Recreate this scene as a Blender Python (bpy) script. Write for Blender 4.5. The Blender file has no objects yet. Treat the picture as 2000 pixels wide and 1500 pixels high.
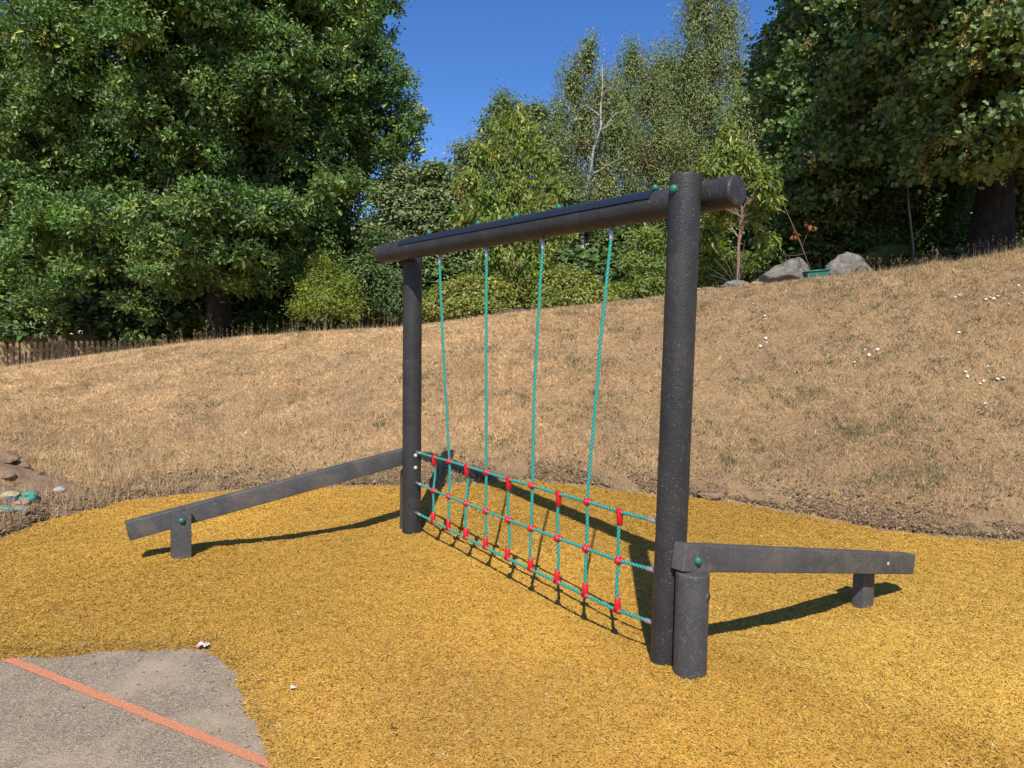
import bpy, bmesh, math
import numpy as np
from mathutils import Vector, Matrix
R_ = math.radians
sc = bpy.context.scene
COL = sc.collection

# ------------------------------------------------------------------ camera
FPX, PITCH, ROLL, CH = 1387.0, R_(2.565), R_(1.117), 1.4905
cam = bpy.data.cameras.new("camera")
cam.sensor_width = 36.0
cam.lens = FPX / 2000.0 * 36.0
cam.clip_start, cam.clip_end = 0.05, 2000
camo = bpy.data.objects.new("camera", cam)
COL.objects.link(camo)
sc.camera = camo
_c, _s = math.cos(PITCH), math.sin(PITCH)
F = np.array([0, _c, -_s]); U0 = np.array([0, _s, _c]); R0 = np.array([1.0, 0, 0])
RR = R0 * math.cos(ROLL) + U0 * math.sin(ROLL)
UU = U0 * math.cos(ROLL) - R0 * math.sin(ROLL)
CP = np.array([0, 0, CH])
camo.matrix_world = Matrix(((RR[0], UU[0], -F[0], 0), (RR[1], UU[1], -F[1], 0), (RR[2], UU[2], -F[2], CH), (0, 0, 0, 1)))

# ------------------------------------------------------------------ light
SUN_EL, SUN_AZ = 48.5, 5.5          # shadows fall 5.5 degrees right of straight ahead
w = bpy.data.worlds.new("World"); sc.world = w; w.use_nodes = True
nt = w.node_tree; bg = nt.nodes["Background"]
sky = nt.nodes.new("ShaderNodeTexSky"); sky.sky_type = 'NISHITA'; sky.sun_disc = False
sky.sun_elevation = R_(SUN_EL); sky.sun_rotation = R_(180 + SUN_AZ)
sky.altitude = 0; sky.air_density = 1.0; sky.dust_density = 0.25; sky.ozone_density = 3.2
hs = nt.nodes.new("ShaderNodeHueSaturation"); hs.inputs["Saturation"].default_value = 1.25; hs.inputs["Value"].default_value = 1.0
nt.links.new(sky.outputs[0], hs.inputs["Color"]); tint = nt.nodes.new("ShaderNodeMix"); tint.data_type = 'RGBA'; tint.blend_type = 'MULTIPLY'; tint.inputs[0].default_value = 1; tint.inputs[7].default_value = (.90, .87, 1.07, 1)
nt.links.new(hs.outputs[0], tint.inputs[6]); nt.links.new(tint.outputs[2], bg.inputs[0]); bg.inputs[1].default_value = 0.135
sun = bpy.data.lights.new("sun", 'SUN'); sun.energy = 4.9; sun.angle = R_(0.55); sun.color = (1.0, 0.945, 0.86)
suno = bpy.data.objects.new("sun", sun); COL.objects.link(suno)
sd = Vector((math.sin(R_(SUN_AZ)) * math.cos(R_(SUN_EL)), math.cos(R_(SUN_AZ)) * math.cos(R_(SUN_EL)), -math.sin(R_(SUN_EL))))
suno.rotation_euler = sd.to_track_quat('-Z', 'Y').to_euler()
suno.location = (-3, -8, 14)
sc.view_settings.view_transform = 'Standard'; sc.view_settings.look = 'None'
sc.view_settings.exposure = 0.16; sc.view_settings.gamma = 1.0
sc.render.engine = 'CYCLES'
sc.cycles.max_bounces = 6; sc.cycles.diffuse_bounces = 3; sc.cycles.glossy_bounces = 2
sc.cycles.transmission_bounces = 3

# ------------------------------------------------------------------ helpers
def ray(u, v): return F + RR * (u - 1000) / FPX - UU * (v - 750) / FPX
def at(u, v, Y): d = ray(u, v); return CP + d * Y / d[1]
def flat(u, v, z=0.0): d = ray(u, v); return CP + d * (z - CH) / d[2]

def _h(ix, iy, iz, seed):
    n = (ix.astype(np.int64) * 374761393 + iy.astype(np.int64) * 668265263 + iz.astype(np.int64) * 2147483647 + seed * 974634777) & 0xffffffff
    n = ((n ^ (n >> 13)) * 1274126177) & 0xffffffff
    n = ((n ^ (n >> 16)) * 2246822519) & 0xffffffff
    return ((n ^ (n >> 15)) & 0xffffff) / float(0xffffff)
def noise3(x, y, z, seed=0):
    x, y, z = np.broadcast_arrays(np.asarray(x, float), np.asarray(y, float), np.asarray(z, float))
    fx, fy, fz = np.floor(x), np.floor(y), np.floor(z)
    tx, ty, tz = x - fx, y - fy, z - fz
    tx, ty, tz = tx*tx*(3-2*tx), ty*ty*(3-2*ty), tz*tz*(3-2*tz)
    r = 0
    for a in (0, 1):
        for b in (0, 1):
            for c in (0, 1):
                r = r + _h(fx+a, fy+b, fz+c, seed) * (tx if a else 1-tx) * (ty if b else 1-ty) * (tz if c else 1-tz)
    return r * 2 - 1
def noise2(x, y, seed=0):
    x, y = np.broadcast_arrays(np.asarray(x, float), np.asarray(y, float))
    fx, fy = np.floor(x), np.floor(y); tx, ty = x-fx, y-fy
    tx, ty = tx*tx*(3-2*tx), ty*ty*(3-2*ty); z = np.zeros(x.shape)
    return (_h(fx,fy,z,seed)*(1-tx)*(1-ty)+_h(fx+1,fy,z,seed)*tx*(1-ty)+_h(fx,fy+1,z,seed)*(1-tx)*ty+_h(fx+1,fy+1,z,seed)*tx*ty)*2-1
def fbm2(x, y, o=4, seed=0):
    r = 0; a = .5
    for i in range(o):
        r = r + a * noise2(x, y, seed + i); x = np.asarray(x)*2.03+5; y = np.asarray(y)*2.03+9; a *= .5
    return r

def mesh_np(name, V, faces, mat, parent=None, cols=None, smooth=False):
    """V (n,3); faces: list of (m,k) integer arrays"""
    me = bpy.data.meshes.new(name)
    V = np.ascontiguousarray(V, dtype=np.float32)
    me.vertices.add(len(V)); me.vertices.foreach_set("co", V.ravel())
    if not isinstance(faces, (list, tuple)): faces = [faces]
    li = np.concatenate([f.ravel() for f in faces]).astype(np.int32)
    tot = np.concatenate([np.full(len(f), f.shape[1]) for f in faces]).astype(np.int32)
    st = np.concatenate([[0], np.cumsum(tot)[:-1]]).astype(np.int32)
    me.loops.add(len(li)); me.loops.foreach_set("vertex_index", li)
    me.polygons.add(len(tot)); me.polygons.foreach_set("loop_start", st)
    me.polygons.foreach_set("use_smooth", np.full(len(tot), smooth, dtype=bool))
    me.update(calc_edges=True)
    if cols is not None:
        at_ = me.color_attributes.new("Col", 'FLOAT_COLOR', 'POINT')
        c4 = np.ones((len(V), 4), np.float32); c4[:, :3] = cols
        at_.data.foreach_set("color", c4.ravel())
    if mat: me.materials.append(mat)
    o = bpy.data.objects.new(name, me); COL.objects.link(o)
    if parent: o.parent = parent
    return o

def tag(o, label=None, cat=None, group=None, kind=None):
    if label: o["label"] = label
    if cat: o["category"] = cat
    if group: o["group"] = group
    if kind: o["kind"] = kind
    return o
def empty(name, loc=(0, 0, 0)):
    o = bpy.data.objects.new(name, None); COL.objects.link(o); o.location = loc; o.empty_display_size = .1
    return o
def fix_parents():
    """children were built in world coordinates: cancel the parent's offset"""
    bpy.context.view_layer.update()
    for o in list(COL.objects):
        if o.parent and o.parent.type == 'EMPTY':
            o.matrix_parent_inverse = o.parent.matrix_world.inverted()

# --- node materials
class NM:
    def __init__(s, name):
        s.m = bpy.data.materials.new(name); s.m.use_nodes = True; s.t = s.m.node_tree
        s.b = s.t.nodes["Principled BSDF"]; s.out = s.t.nodes["Material Output"]
        s.tc = s.t.nodes.new("ShaderNodeTexCoord")
    def n(s, typ, **kw):
        x = s.t.nodes.new(typ)
        for k, v in kw.items():
            if k in x.inputs.keys(): x.inputs[k].default_value = v
            else: setattr(x, k, v)
        return x
    def l(s, a, b): s.t.links.new(a, b)
    def noise(s, scale, detail=4, rough=.6, vec=None, dist=0):
        x = s.n("ShaderNodeTexNoise"); x.inputs["Scale"].default_value = scale
        x.inputs["Detail"].default_value = detail; x.inputs["Roughness"].default_value = rough
        x.inputs["Distortion"].default_value = dist
        s.l(vec if vec else s.tc.outputs["Object"], x.inputs["Vector"]); return x.outputs["Fac"]
    def voro(s, scale, feature='F1', out="Distance", vec=None):
        x = s.n("ShaderNodeTexVoronoi"); x.feature = feature; x.inputs["Scale"].default_value = scale
        s.l(vec if vec else s.tc.outputs["Object"], x.inputs["Vector"]); return x.outputs[out]
    def ramp(s, fac, stops):
        x = s.n("ShaderNodeValToRGB"); e = x.color_ramp.elements
        while len(e) < len(stops): e.new(.5)
        for i, (p, c) in enumerate(stops):
            e[i].position = p; e[i].color = (*c, 1) if len(c) == 3 else c
        s.l(fac, x.inputs[0]); return x.outputs[0]
    def mix(s, fac, a, b, blend='MIX'):
        x = s.n("ShaderNodeMix"); x.data_type = 'RGBA'; x.blend_type = blend
        for sock, v in ((x.inputs[0], fac), (x.inputs[6], a), (x.inputs[7], b)):
            if isinstance(v, (int, float)): sock.default_value = v
            elif isinstance(v, tuple): sock.default_value = (*v, 1)
            else: s.l(v, sock)
        return x.outputs[2]
    def math(s, op, a, b=0.0):
        x = s.n("ShaderNodeMath"); x.operation = op
        for sock, v in ((x.inputs[0], a), (x.inputs[1], b)):
            if isinstance(v, (int, float)): sock.default_value = v
            else: s.l(v, sock)
        return x.outputs[0]
    def mapping(s, sc_, rot=(0, 0, 0)):
        x = s.n("ShaderNodeMapping"); x.inputs["Scale"].default_value = sc_; x.inputs["Rotation"].default_value = rot
        s.l(s.tc.outputs["Object"], x.inputs["Vector"]); return x.outputs[0]
    def bump(s, h, strength, dist=.01, prev=None):
        x = s.n("ShaderNodeBump"); x.inputs["Strength"].default_value = strength; x.inputs["Distance"].default_value = dist
        s.l(h, x.inputs["Height"])
        if prev: s.l(prev, x.inputs["Normal"])
        return x.outputs[0]
    def set(s, col=None, rough=None, normal=None, metal=None, spec=None):
        for k, v in (("Base Color", col), ("Roughness", rough), ("Normal", normal), ("Metallic", metal), ("Specular IOR Level", spec)):
            if v is None: continue
            if isinstance(v, tuple): s.b.inputs[k].default_value = (*v, 1)
            elif isinstance(v, (int, float)): s.b.inputs[k].default_value = v
            else: s.l(v, s.b.inputs[k])
        return s.m

def vcol_mat(name, rough=.6, spec=.3, transl=0.0, tcol=None, tint=None):
    m = NM(name)
    a = m.n("ShaderNodeAttribute"); a.attribute_name = "Col"
    col = a.outputs["Color"]
    m.set(col, rough, spec=spec)
    if transl > 0:
        tr = m.n("ShaderNodeBsdfTranslucent"); mx = m.n("ShaderNodeMixShader"); mx.inputs[0].default_value = transl
        m.l(m.mix(1.0, col, tcol or (1.3, 1.5, .6), 'MULTIPLY'), tr.inputs[0])
        m.l(m.b.outputs[0], mx.inputs[1]); m.l(tr.outputs[0], mx.inputs[2]); m.l(mx.outputs[0], m.out.inputs[0])
    return m.m

def plain(name, col, rough=.5, metal=0, bump=None, spec=None):
    m = NM(name)
    c = m.mix(m.noise(60, 3), tuple(x*.85 for x in col), tuple(min(1, x*1.12) for x in col))
    nrm = m.bump(m.noise(bump[0], 3), bump[1], .004) if bump else None
    return m.set(c, rough, nrm, metal, spec)

# post plastic: dark brown-grey recycled plastic with scuffs
def post_mat(name, light=1.0, scuff=.5, tan=.3):
    m = NM(name)
    base = m.ramp(m.noise(7, 5, .65), [(.3, (.036*light, .036*light, .035*light)), (.75, (.062*light, .061*light, .058*light))])
    pit = m.voro(130)
    base = m.mix(m.ramp(m.noise(55, 6, .75), [(.60, (0, 0, 0)), (.72, (1, 1, 1))]), base, (.13*light, .122*light, .112*light))
    dirt = m.ramp(m.noise(3.3, 6, .7, dist=.6), [(.50, (0, 0, 0)), (.70, (tan, tan, tan))])
    base = m.mix(dirt, base, (.215, .165, .12))
    sp = m.ramp(m.noise(105, 3, .6), [(.665 - scuff*.05, (0, 0, 0)), (.70 - scuff*.05, (.7, .7, .7))])
    sp2 = m.math('MULTIPLY', sp, m.ramp(m.noise(6, 4), [(.36, (.12,)*3), (.62, (1, 1, 1))]))
    base = m.mix(sp2, base, (.24, .225, .20))
    sc2 = m.ramp(m.noise(22, 6, .75, dist=1.2), [(.60 - scuff*.03, (0, 0, 0)), (.68 - scuff*.03, (.32*scuff,)*3)])
    base = m.mix(sc2, base, (.24, .215, .185))
    b1 = m.bump(pit, .35, .004)
    b2 = m.bump(m.noise(240, 4, .7), .45, .002, b1)
    b3 = m.bump(m.noise(14, 4, .6), .35, .006, b2)
    rg = m.ramp(m.noise(25, 4), [(.3, (.38,)*3), (.7, (.62,)*3)])
    return m.set(base, rg, b3, spec=.35)

M_POST = post_mat("post_plastic", .68, .55, .12)
M_BEAM = post_mat("beam_plastic", 1.7, .8, .6)
M_STUMP = post_mat("stump_plastic", 1.4, 1.1, .45)
M_COVER = plain("black_rubber_cover", (.016, .019, .028), .42, bump=(20, .15))
M_CAP = plain("green_cap", (.02, .17, .10), .38, bump=(60, .1))
M_RED = plain("red_fitting", (.62, .012, .018), .33, bump=(90, .1))
M_ALU = plain("aluminium", (.62, .62, .64), .36, .75, bump=(200, .2))
M_GALV = plain("galvanised", (.62, .63, .60), .42, .35, bump=(150, .2))
M_PLUG = plain("grey_plug", (.085, .08, .075), .5)
def rope_mat():
    m = NM("teal_rope")
    a = m.n("ShaderNodeAttribute"); a.attribute_name = "Col"
    c = m.mix(m.noise(400, 2), a.outputs["Color"], (.03, .42, .35)); c = m.mix(.75, c, a.outputs["Color"])
    return m.set(c, .5, m.bump(m.noise(900, 2), .3, .001), spec=.35)
M_ROPE = rope_mat()

# ------------------------------------------------------------------ terrain
def TB(us, f): return np.array([f(u) for u in us])
def a_of(u): r = ray(u, 688); return r[0] / r[1]
def slope_of(u, v): r = ray(u, v); return r[2] / r[1]
def yard(x, y):
    x = np.asarray(x, float); y = np.asarray(y, float)
    y0 = 5.25 + .45 * np.clip(-x, 0, 2.5) - .12 * np.clip(x - 1.2, 0, 3)
    t = np.clip(y - y0, 0, 1.9)
    ramp = .23 * (np.sqrt(t*t + .04) - .2) * np.clip(1 - np.abs(x + .1) / 6.5, .3, 1)
    dip = -.05 * np.exp(-((x - .75)**2 / 1.2 + (y - 4.25)**2 / .45)) - .05 * np.exp(-((x - 1.6)**2 / .5 + (y - 4.2)**2 / .12))
    hum = .055 * np.exp(-((x + 2.35)**2 + (y - 4.95)**2) / .35)
    base = .012 * noise2(x * 1.1, y * 1.1, 7) * np.clip(y / 2, 0, 1)
    for px, py in ((.771, 3.387), (.855, 3.262), (-.786, 5.677), (-2.26, 4.76), (2.12, 4.27)):
        base = base + .018 * np.exp(-((x - px)**2 + (y - py)**2) / .014) * (1 + .6*noise2(x*30, y*30, 19))
    return ramp + dip + hum + base
# mulch / turf edge seen in the picture, carried on to real points on the sloping yard
EU = [-900, -400, 0, 110, 240, 380, 500, 620, 700, 780, 870, 960, 1060, 1170, 1280, 1370, 1440, 1500, 1600, 1720, 1850, 2000, 2300, 2800]
EV = [1330, 1150, 1050, 1010, 978, 962, 955, 951, 948, 949, 947, 940, 939, 952, 966, 969, 982, 992, 1011, 1034, 1048, 1056, 1075, 1105]
def march(u, v, fn, y0=1.5, y1=60):
    r = ray(u, v); ys = np.linspace(y0, y1, 6000)
    P = CP[None] + r[None] * (ys / r[1])[:, None]
    below = P[:, 2] < fn(P[:, 0], P[:, 1]); i = np.argmax(below)
    return P[i] if below.any() else P[-1]
EP = np.array([march(u, v, yard) for u, v in zip(EU, EV)])
EA = EP[:, 0] / EP[:, 1]; EY = EP[:, 1]
CU = [-900, -400, 0, 200, 400, 620, 780, 900, 1010, 1170, 1290, 1370, 1450, 1560, 1640, 1720, 1850, 2000, 2300, 2800]
CV = [800, 755, 722, 694, 668, 650, 642, 628, 612, 596, 582, 571, 560, 549, 541, 532, 513, 486, 450, 420]
CY = [14, 13.5, 13, 12.6, 12.2, 11.9, 11.6, 11.6, 11.8, 12, 12, 12, 11.8, 11.6, 11.4, 11.2, 11, 10.8, 10.6, 10.5]
CA = np.array([a_of(u) for u in CU]); CS = np.array([slope_of(u, v) for u, v in zip(CU, CV)]); CY = np.array(CY, float)
def ground(x, y):
    x = np.asarray(x, float); y = np.asarray(y, float)
    x, y = np.broadcast_arrays(x, y)
    a = np.clip(x / np.maximum(y, .3), -2.2, 2.2)
    ye = np.interp(a, EA, EY); yc = np.interp(a, CA, CY); s = np.interp(a, CA, CS)
    zc = CH + yc * s
    ze = yard(a * ye, ye)
    t = np.clip((y - ye) / (yc - ye), 0, 1); L = yc - ye
    m0 = .30 * L; m1 = s * L
    h = (2*t**3-3*t**2+1)*ze + (t**3-2*t**2+t)*m0 + (-2*t**3+3*t**2)*zc + (t**3-t**2)*m1
    q = np.clip(y - yc, 0, 60)
    beyond = zc + s*q*np.exp(-q/4) - .05*np.minimum(q, 5)**1.6*.6
    z = np.where(y < ye, yard(x, y), np.where(y < yc, h, beyond))
    bank = np.clip((y - ye) / .5, 0, 1)
    z = z + bank * (.030 * fbm2(x*1.6, y*1.6, 3, 11) * np.clip((yc - y)*1.2 + .25, .25, 1) + .014 * noise2(x*5, y*5, 21) + .012*noise2(x*11, y*11, 22) * np.clip(1.4 - .07*y, .2, 1))
    return z
def edge_sd(x, y):
    """>0 on the bank side of the mulch edge, metres in depth"""
    a = np.clip(x / np.maximum(y, .3), -2.2, 2.2)
    return y - np.interp(a, EA, EY)
def hit(u, v): return march(u, v, ground)
# asphalt patch outline (world metres)
AP = [flat(u, v) for u, v in ((-40, 1281), (78, 1272), (182, 1267), (282, 1262), (368, 1256), (405, 1259), (433, 1276), (455, 1302), (468, 1340), (485, 1380), (507, 1432), (524, 1487))]
AP = np.array([(-30, 2.9), (-9, 3.15)] + [(p[0], p[1]) for p in AP] + [(-.72, 2.1), (-.6, 1.2), (-.7, -1), (-.8, -30)])
def poly_side(x, y):
    """signed distance to the asphalt outline: >0 on the asphalt side"""
    x = np.asarray(x, float); y = np.asarray(y, float)
    best = np.full(x.shape, 1e9); sgn = np.ones(x.shape)
    for (ax, ay), (bx, by) in zip(AP[:-1], AP[1:]):
        dx, dy = bx-ax, by-ay; L2 = dx*dx+dy*dy
        t = np.clip(((x-ax)*dx+(y-ay)*dy)/L2, 0, 1)
        d = np.hypot(x-ax-t*dx, y-ay-t*dy)
        cr = dx*(y-ay)-dy*(x-ax)
        m = d < best - 1e-9
        best = np.where(m, d, best); sgn = np.where(m, np.where(cr < 0, 1, -1), sgn)
    return best*sgn

def grid(xs, ys):
    X, Y = np.meshgrid(xs, ys); n, m = X.shape
    idx = np.arange(n*m).reshape(n, m)
    f = np.stack([idx[:-1, :-1], idx[:-1, 1:], idx[1:, 1:], idx[1:, :-1]], -1).reshape(-1, 4)
    return X.ravel(), Y.ravel(), f

def ground_mat():
    m = NM("dry_bank")
    fine = m.noise(38, 8, .75); mid = m.noise(5, 6, .7); big = m.noise(.7, 4, .6)
    c = m.ramp(fine, [(.28, (.19, .125, .065)), (.48, (.40, .265, .13)), (.72, (.56, .39, .205))])
    c = m.mix(m.ramp(mid, [(.45, (0, 0, 0)), (.62, (.75,)*3)]), c, (.40, .235, .115))
    c = m.mix(m.ramp(big, [(.5, (0, 0, 0)), (.7, (.5,)*3)]), c, (.27, .18, .12))
    at_ = m.n("ShaderNodeAttribute"); at_.attribute_name = "Col"
    c = m.mix(at_.outputs["Fac"], c, m.ramp(m.noise(45, 6, .8), [(.35, (.12, .08, .042)), (.6, (.29, .195, .115)), (.8, (.42, .30, .18))]))
    return m.set(c, .95, m.bump(fine, .9, .03, m.bump(mid, .5, .06)), spec=.1)
xs = np.concatenate([[-400, -200, -100, -60, -40, -30, -24, -20, -17, -15], np.arange(-14, 14.01, .06), [15, 17, 20, 24, 30, 40, 60, 100, 200, 400]])
ys = np.concatenate([[-300, -100, -30, -10, -4, 0, 2, 3, 4], np.arange(4.6, 15, .05), np.arange(15.2, 40, 1), [45, 60, 100, 200, 500, 900]])
X, Y, f = grid(xs, ys)
Z = ground(X, Y); sdv = edge_sd(X, Y)
lipn = np.clip(.5 + .9*noise2(X*2.2, Y*2.2, 15) + .25*np.clip(X/3, -1, 1), 0, 1.2)
Z = Z - .07 * np.clip(.5 - sdv / .12, 0, 1) + (.010 + .018*lipn) * np.clip(sdv / .07, 0, 1) * np.clip(1.15 - sdv*1.6, 0, 1) + .012*noise2(X*14, Y*14, 16)*np.clip(1-np.abs(sdv-.2)*2.5, 0, 1)
soilm = np.clip(1.0*np.exp(-((sdv - .05)/.12)**2)*(.4+.6*noise2(X*3, Y*3, 17)) + .75*np.clip(fbm2(X*1.3, Y*1.3, 3, 51)*1.6-.15, 0, 1)*np.clip(1.6-sdv, 0, 1), 0, 1)
tag(mesh_np("ground", np.stack([X, Y, Z], 1), f, ground_mat(), cols=np.repeat(soilm[:, None], 3, 1), smooth=True), "straw coloured dried grass bank rising behind the yellow surfacing", kind="structure")

def mulch_mat():
    m = NM("mulch_base")
    c = m.ramp(m.noise(90, 6, .8), [(.3, (.20, .10, .016)), (.5, (.42, .225, .032)), (.7, (.52, .29, .05))])
    return m.set(c, .85, m.bump(m.noise(110, 6, .8), .9, .012), spec=.15)
# mulch sheet
xs = np.concatenate([np.arange(-14, -5, .25), np.arange(-5, 6, .035), np.arange(6, 14, .25)])
ys = np.concatenate([np.arange(-9, 1, .5), np.arange(1, 8.6, .035)])
X, Y, f = grid(xs, ys)
wob = .035*noise2(X*9, Y*9, 3) + .02*noise2(X*26, Y*26, 4)
e1 = edge_sd(X, Y) + wob; e2 = poly_side(X, Y) + wob*.6
Z = yard(X, Y) + .007*noise2(X*16, Y*16, 5) + .004*noise2(X*40, Y*40, 6)
def mulch_drop(e1, e2): return -.055*np.clip((e1 + .05)/.10, 0, 1) - .055*np.clip((e2 + .05)/.09, 0, 1)
Z = Z + mulch_drop(e1, e2)
keep = ((e1 < .12) & (e2 < .10))
f = f[keep[f].any(1)]
tag(mesh_np("mulch_surfacing", np.stack([X, Y, Z], 1), f, mulch_mat(), smooth=True), "yellow bonded rubber mulch play surface under the climbing frame", kind="structure")
def mulch_z(x, y):
    wob = .035*noise2(x*9, y*9, 3) + .02*noise2(x*26, y*26, 4)
    e1 = edge_sd(x, y) + wob; e2 = poly_side(x, y) + wob*.6
    return yard(x, y) + .007*noise2(x*16, y*16, 5) + mulch_drop(e1, e2), e1, e2

# asphalt
def asphalt_mat():
    m = NM("asphalt")
    ag = m.voro(210, out="Color"); sep = m.n("ShaderNodeSeparateColor"); m.l(ag, sep.inputs[0])
    c = m.ramp(sep.outputs[0], [(0, (.17, .13, .088)), (.5, (.31, .24, .16)), (.86, (.39, .305, .21)), (.99, (.58, .47, .35))])
    c = m.mix(m.ramp(m.noise(2.6, 5, .7), [(.47, (0, 0, 0)), (.66, (.85,)*3)]), c, (.47, .355, .235))
    c = m.mix(m.ramp(m.noise(11, 6, .7), [(.62, (0, 0, 0)), (.72, (.55,)*3)]), c, (.52, .36, .21))
    return m.set(c, .9, m.bump(m.voro(210), .9, .004, m.bump(m.noise(60, 4), .4, .006)), spec=.2)
X, Y, f = grid(np.concatenate([np.arange(-30, -6, 2), np.arange(-6, 1.3, .08)]), np.concatenate([np.arange(-30, 0, 2), np.arange(0, 4.0, .08)]))
f = f[(poly_side(X, Y) > -.25)[f].any(1)]
tag(mesh_np("asphalt", np.stack([X, Y, -.028 + 0*X], 1), f, asphalt_mat(), smooth=True), "weathered grey asphalt corner of the playground", kind="structure")
# painted line: worn edges, 4 mm above
m = NM("orange_paint")
paint = m.ramp(m.noise(120, 5, .75), [(.35, (.50, .19, .10)), (.55, (.76, .27, .12)), (.72, (.82, .40, .24))])
M_LINE = m.set(m.mix(m.ramp(m.noise(260, 3, .6), [(.53, (0, 0, 0)), (.60, (.9,)*3)]), paint, (.20, .17, .15)), .8, m.bump(m.voro(210), .8, .003), spec=.25)
l0, l1 = flat(4, 1283, -.028)[:2], flat(521, 1491, -.028)[:2]
dl = (l1-l0)/np.linalg.norm(l1-l0); nl = np.array([-dl[1], dl[0]])
ts = np.arange(-2.6, 2.3, .02)
wv = .0225 + .003*noise2(ts*40, 0*ts, 8)
wv2 = .0225 + .003*noise2(ts*40, 0*ts+5, 9)
A = l0[None] + dl[None]*ts[:, None] + nl[None]*wv[:, None]; B = l0[None] + dl[None]*ts[:, None] - nl[None]*wv2[:, None]
V = np.concatenate([np.c_[A, np.full(len(A), -.024)], np.c_[B, np.full(len(B), -.024)]])
k = np.arange(len(A)-1); f = np.stack([k, k+len(A), k+len(A)+1, k+1], 1)
tag(mesh_np("painted_line", V, f, M_LINE), "worn orange painted line across the asphalt", kind="structure")

# ------------------------------------------------------------------ scatter engine
def frames(nrm, ax):
    """orthonormal frames from a wanted normal and axis (n,3)"""
    nrm = nrm/np.maximum(np.linalg.norm(nrm, axis=1, keepdims=True), 1e-9)
    ax = ax - nrm*np.sum(ax*nrm, 1, keepdims=True)
    ax = ax/np.maximum(np.linalg.norm(ax, axis=1, keepdims=True), 1e-9)
    return np.cross(ax, nrm), ax, nrm
def instances(name, tv, tf, P, X_, Y_, Z_, sx, sy, sz, cols, mat, parent=None):
    """merge len(P) copies of a template (tv in x,y,z; tf faces) in one mesh"""
    k = len(tv); n = len(P)
    V = P[:, None, :] + tv[None, :, 0, None]*(sx[:, None]*X_)[:, None, :] + tv[None, :, 1, None]*(sy[:, None]*Y_)[:, None, :] + tv[None, :, 2, None]*(sz[:, None]*Z_)[:, None, :]
    fs = []
    for q in tf:
        q = np.array(q)
        fs.append((np.arange(n)[:, None, None]*k + q[None]).reshape(-1, q.shape[1]))
    return mesh_np(name, V.reshape(-1, 3), fs, mat, parent, np.repeat(cols, k, 0))
KITE = (np.array([(0, 0, 0), (-.5, .45, .12), (0, 1, -.06), (.5, .45, .12)], float), [[(0, 2, 1), (0, 3, 2)]])
BLADE = (np.array([(-.5, 0, 0), (.5, 0, 0), (0, 1, 0)], float), [[(0, 1, 2)]])
BEND = (np.array([(-.5, 0, 0), (.5, 0, 0), (.35, .6, .12), (-.35, .6, .12), (.1, 1, .38)], float), [[(0, 1, 2, 3)], [(3, 2, 4)]])
CHIP = (np.array([(-.5, 0, 0), (-.45, 1, 0), (0, -.06, .7), (.03, 1.05, .75), (.5, .04, 0), (.45, .95, 0)], float), [[(0, 2, 3, 1), (2, 4, 5, 3)]])
LOBED = (np.array([(0, 0, 0), (-.28, .16, .04), (-.5, .36, .1), (-.26, .46, .05), (-.36, .82, .08), (0, 1.0, -.05), (.36, .82, .08), (.26, .46, .05), (.5, .36, .1), (.28, .16, .04), (0, .4, -.02)], float),
         [[(10, 0, 1), (10, 1, 2), (10, 2, 3), (10, 3, 4), (10, 4, 5), (10, 5, 6), (10, 6, 7), (10, 7, 8), (10, 8, 9), (10, 9, 0)]])
OAKL = (np.array([(0, 0, 0), (-.30, .30, .07), (-.42, .68, .09), (0, 1.0, -.05), (.42, .68, .09), (.30, .30, .07)], float), [[(0, 3, 2, 1), (0, 5, 4, 3)]])
rng = np.random.default_rng(5)
def unit(n, r=rng):
    v = r.normal(size=(n, 3)); return v/np.linalg.norm(v, axis=1, keepdims=True)
def vary(base, n, hv=.25, r=rng):
    base = np.asarray(base, float)
    return np.clip(base[None]*(1 + hv*r.normal(size=(n, 1))) * (1 + .08*r.normal(size=(n, 3))), .004, .95)
def palette(pal, w_, n, hv=.2, r=rng):
    pal = np.array(pal, float); i = r.choice(len(pal), n, p=np.array(w_)/np.sum(w_))
    return np.clip(pal[i]*(1+hv*r.normal(size=(n, 1)))*(1+.06*r.normal(size=(n, 3))), .004, .95)

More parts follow.
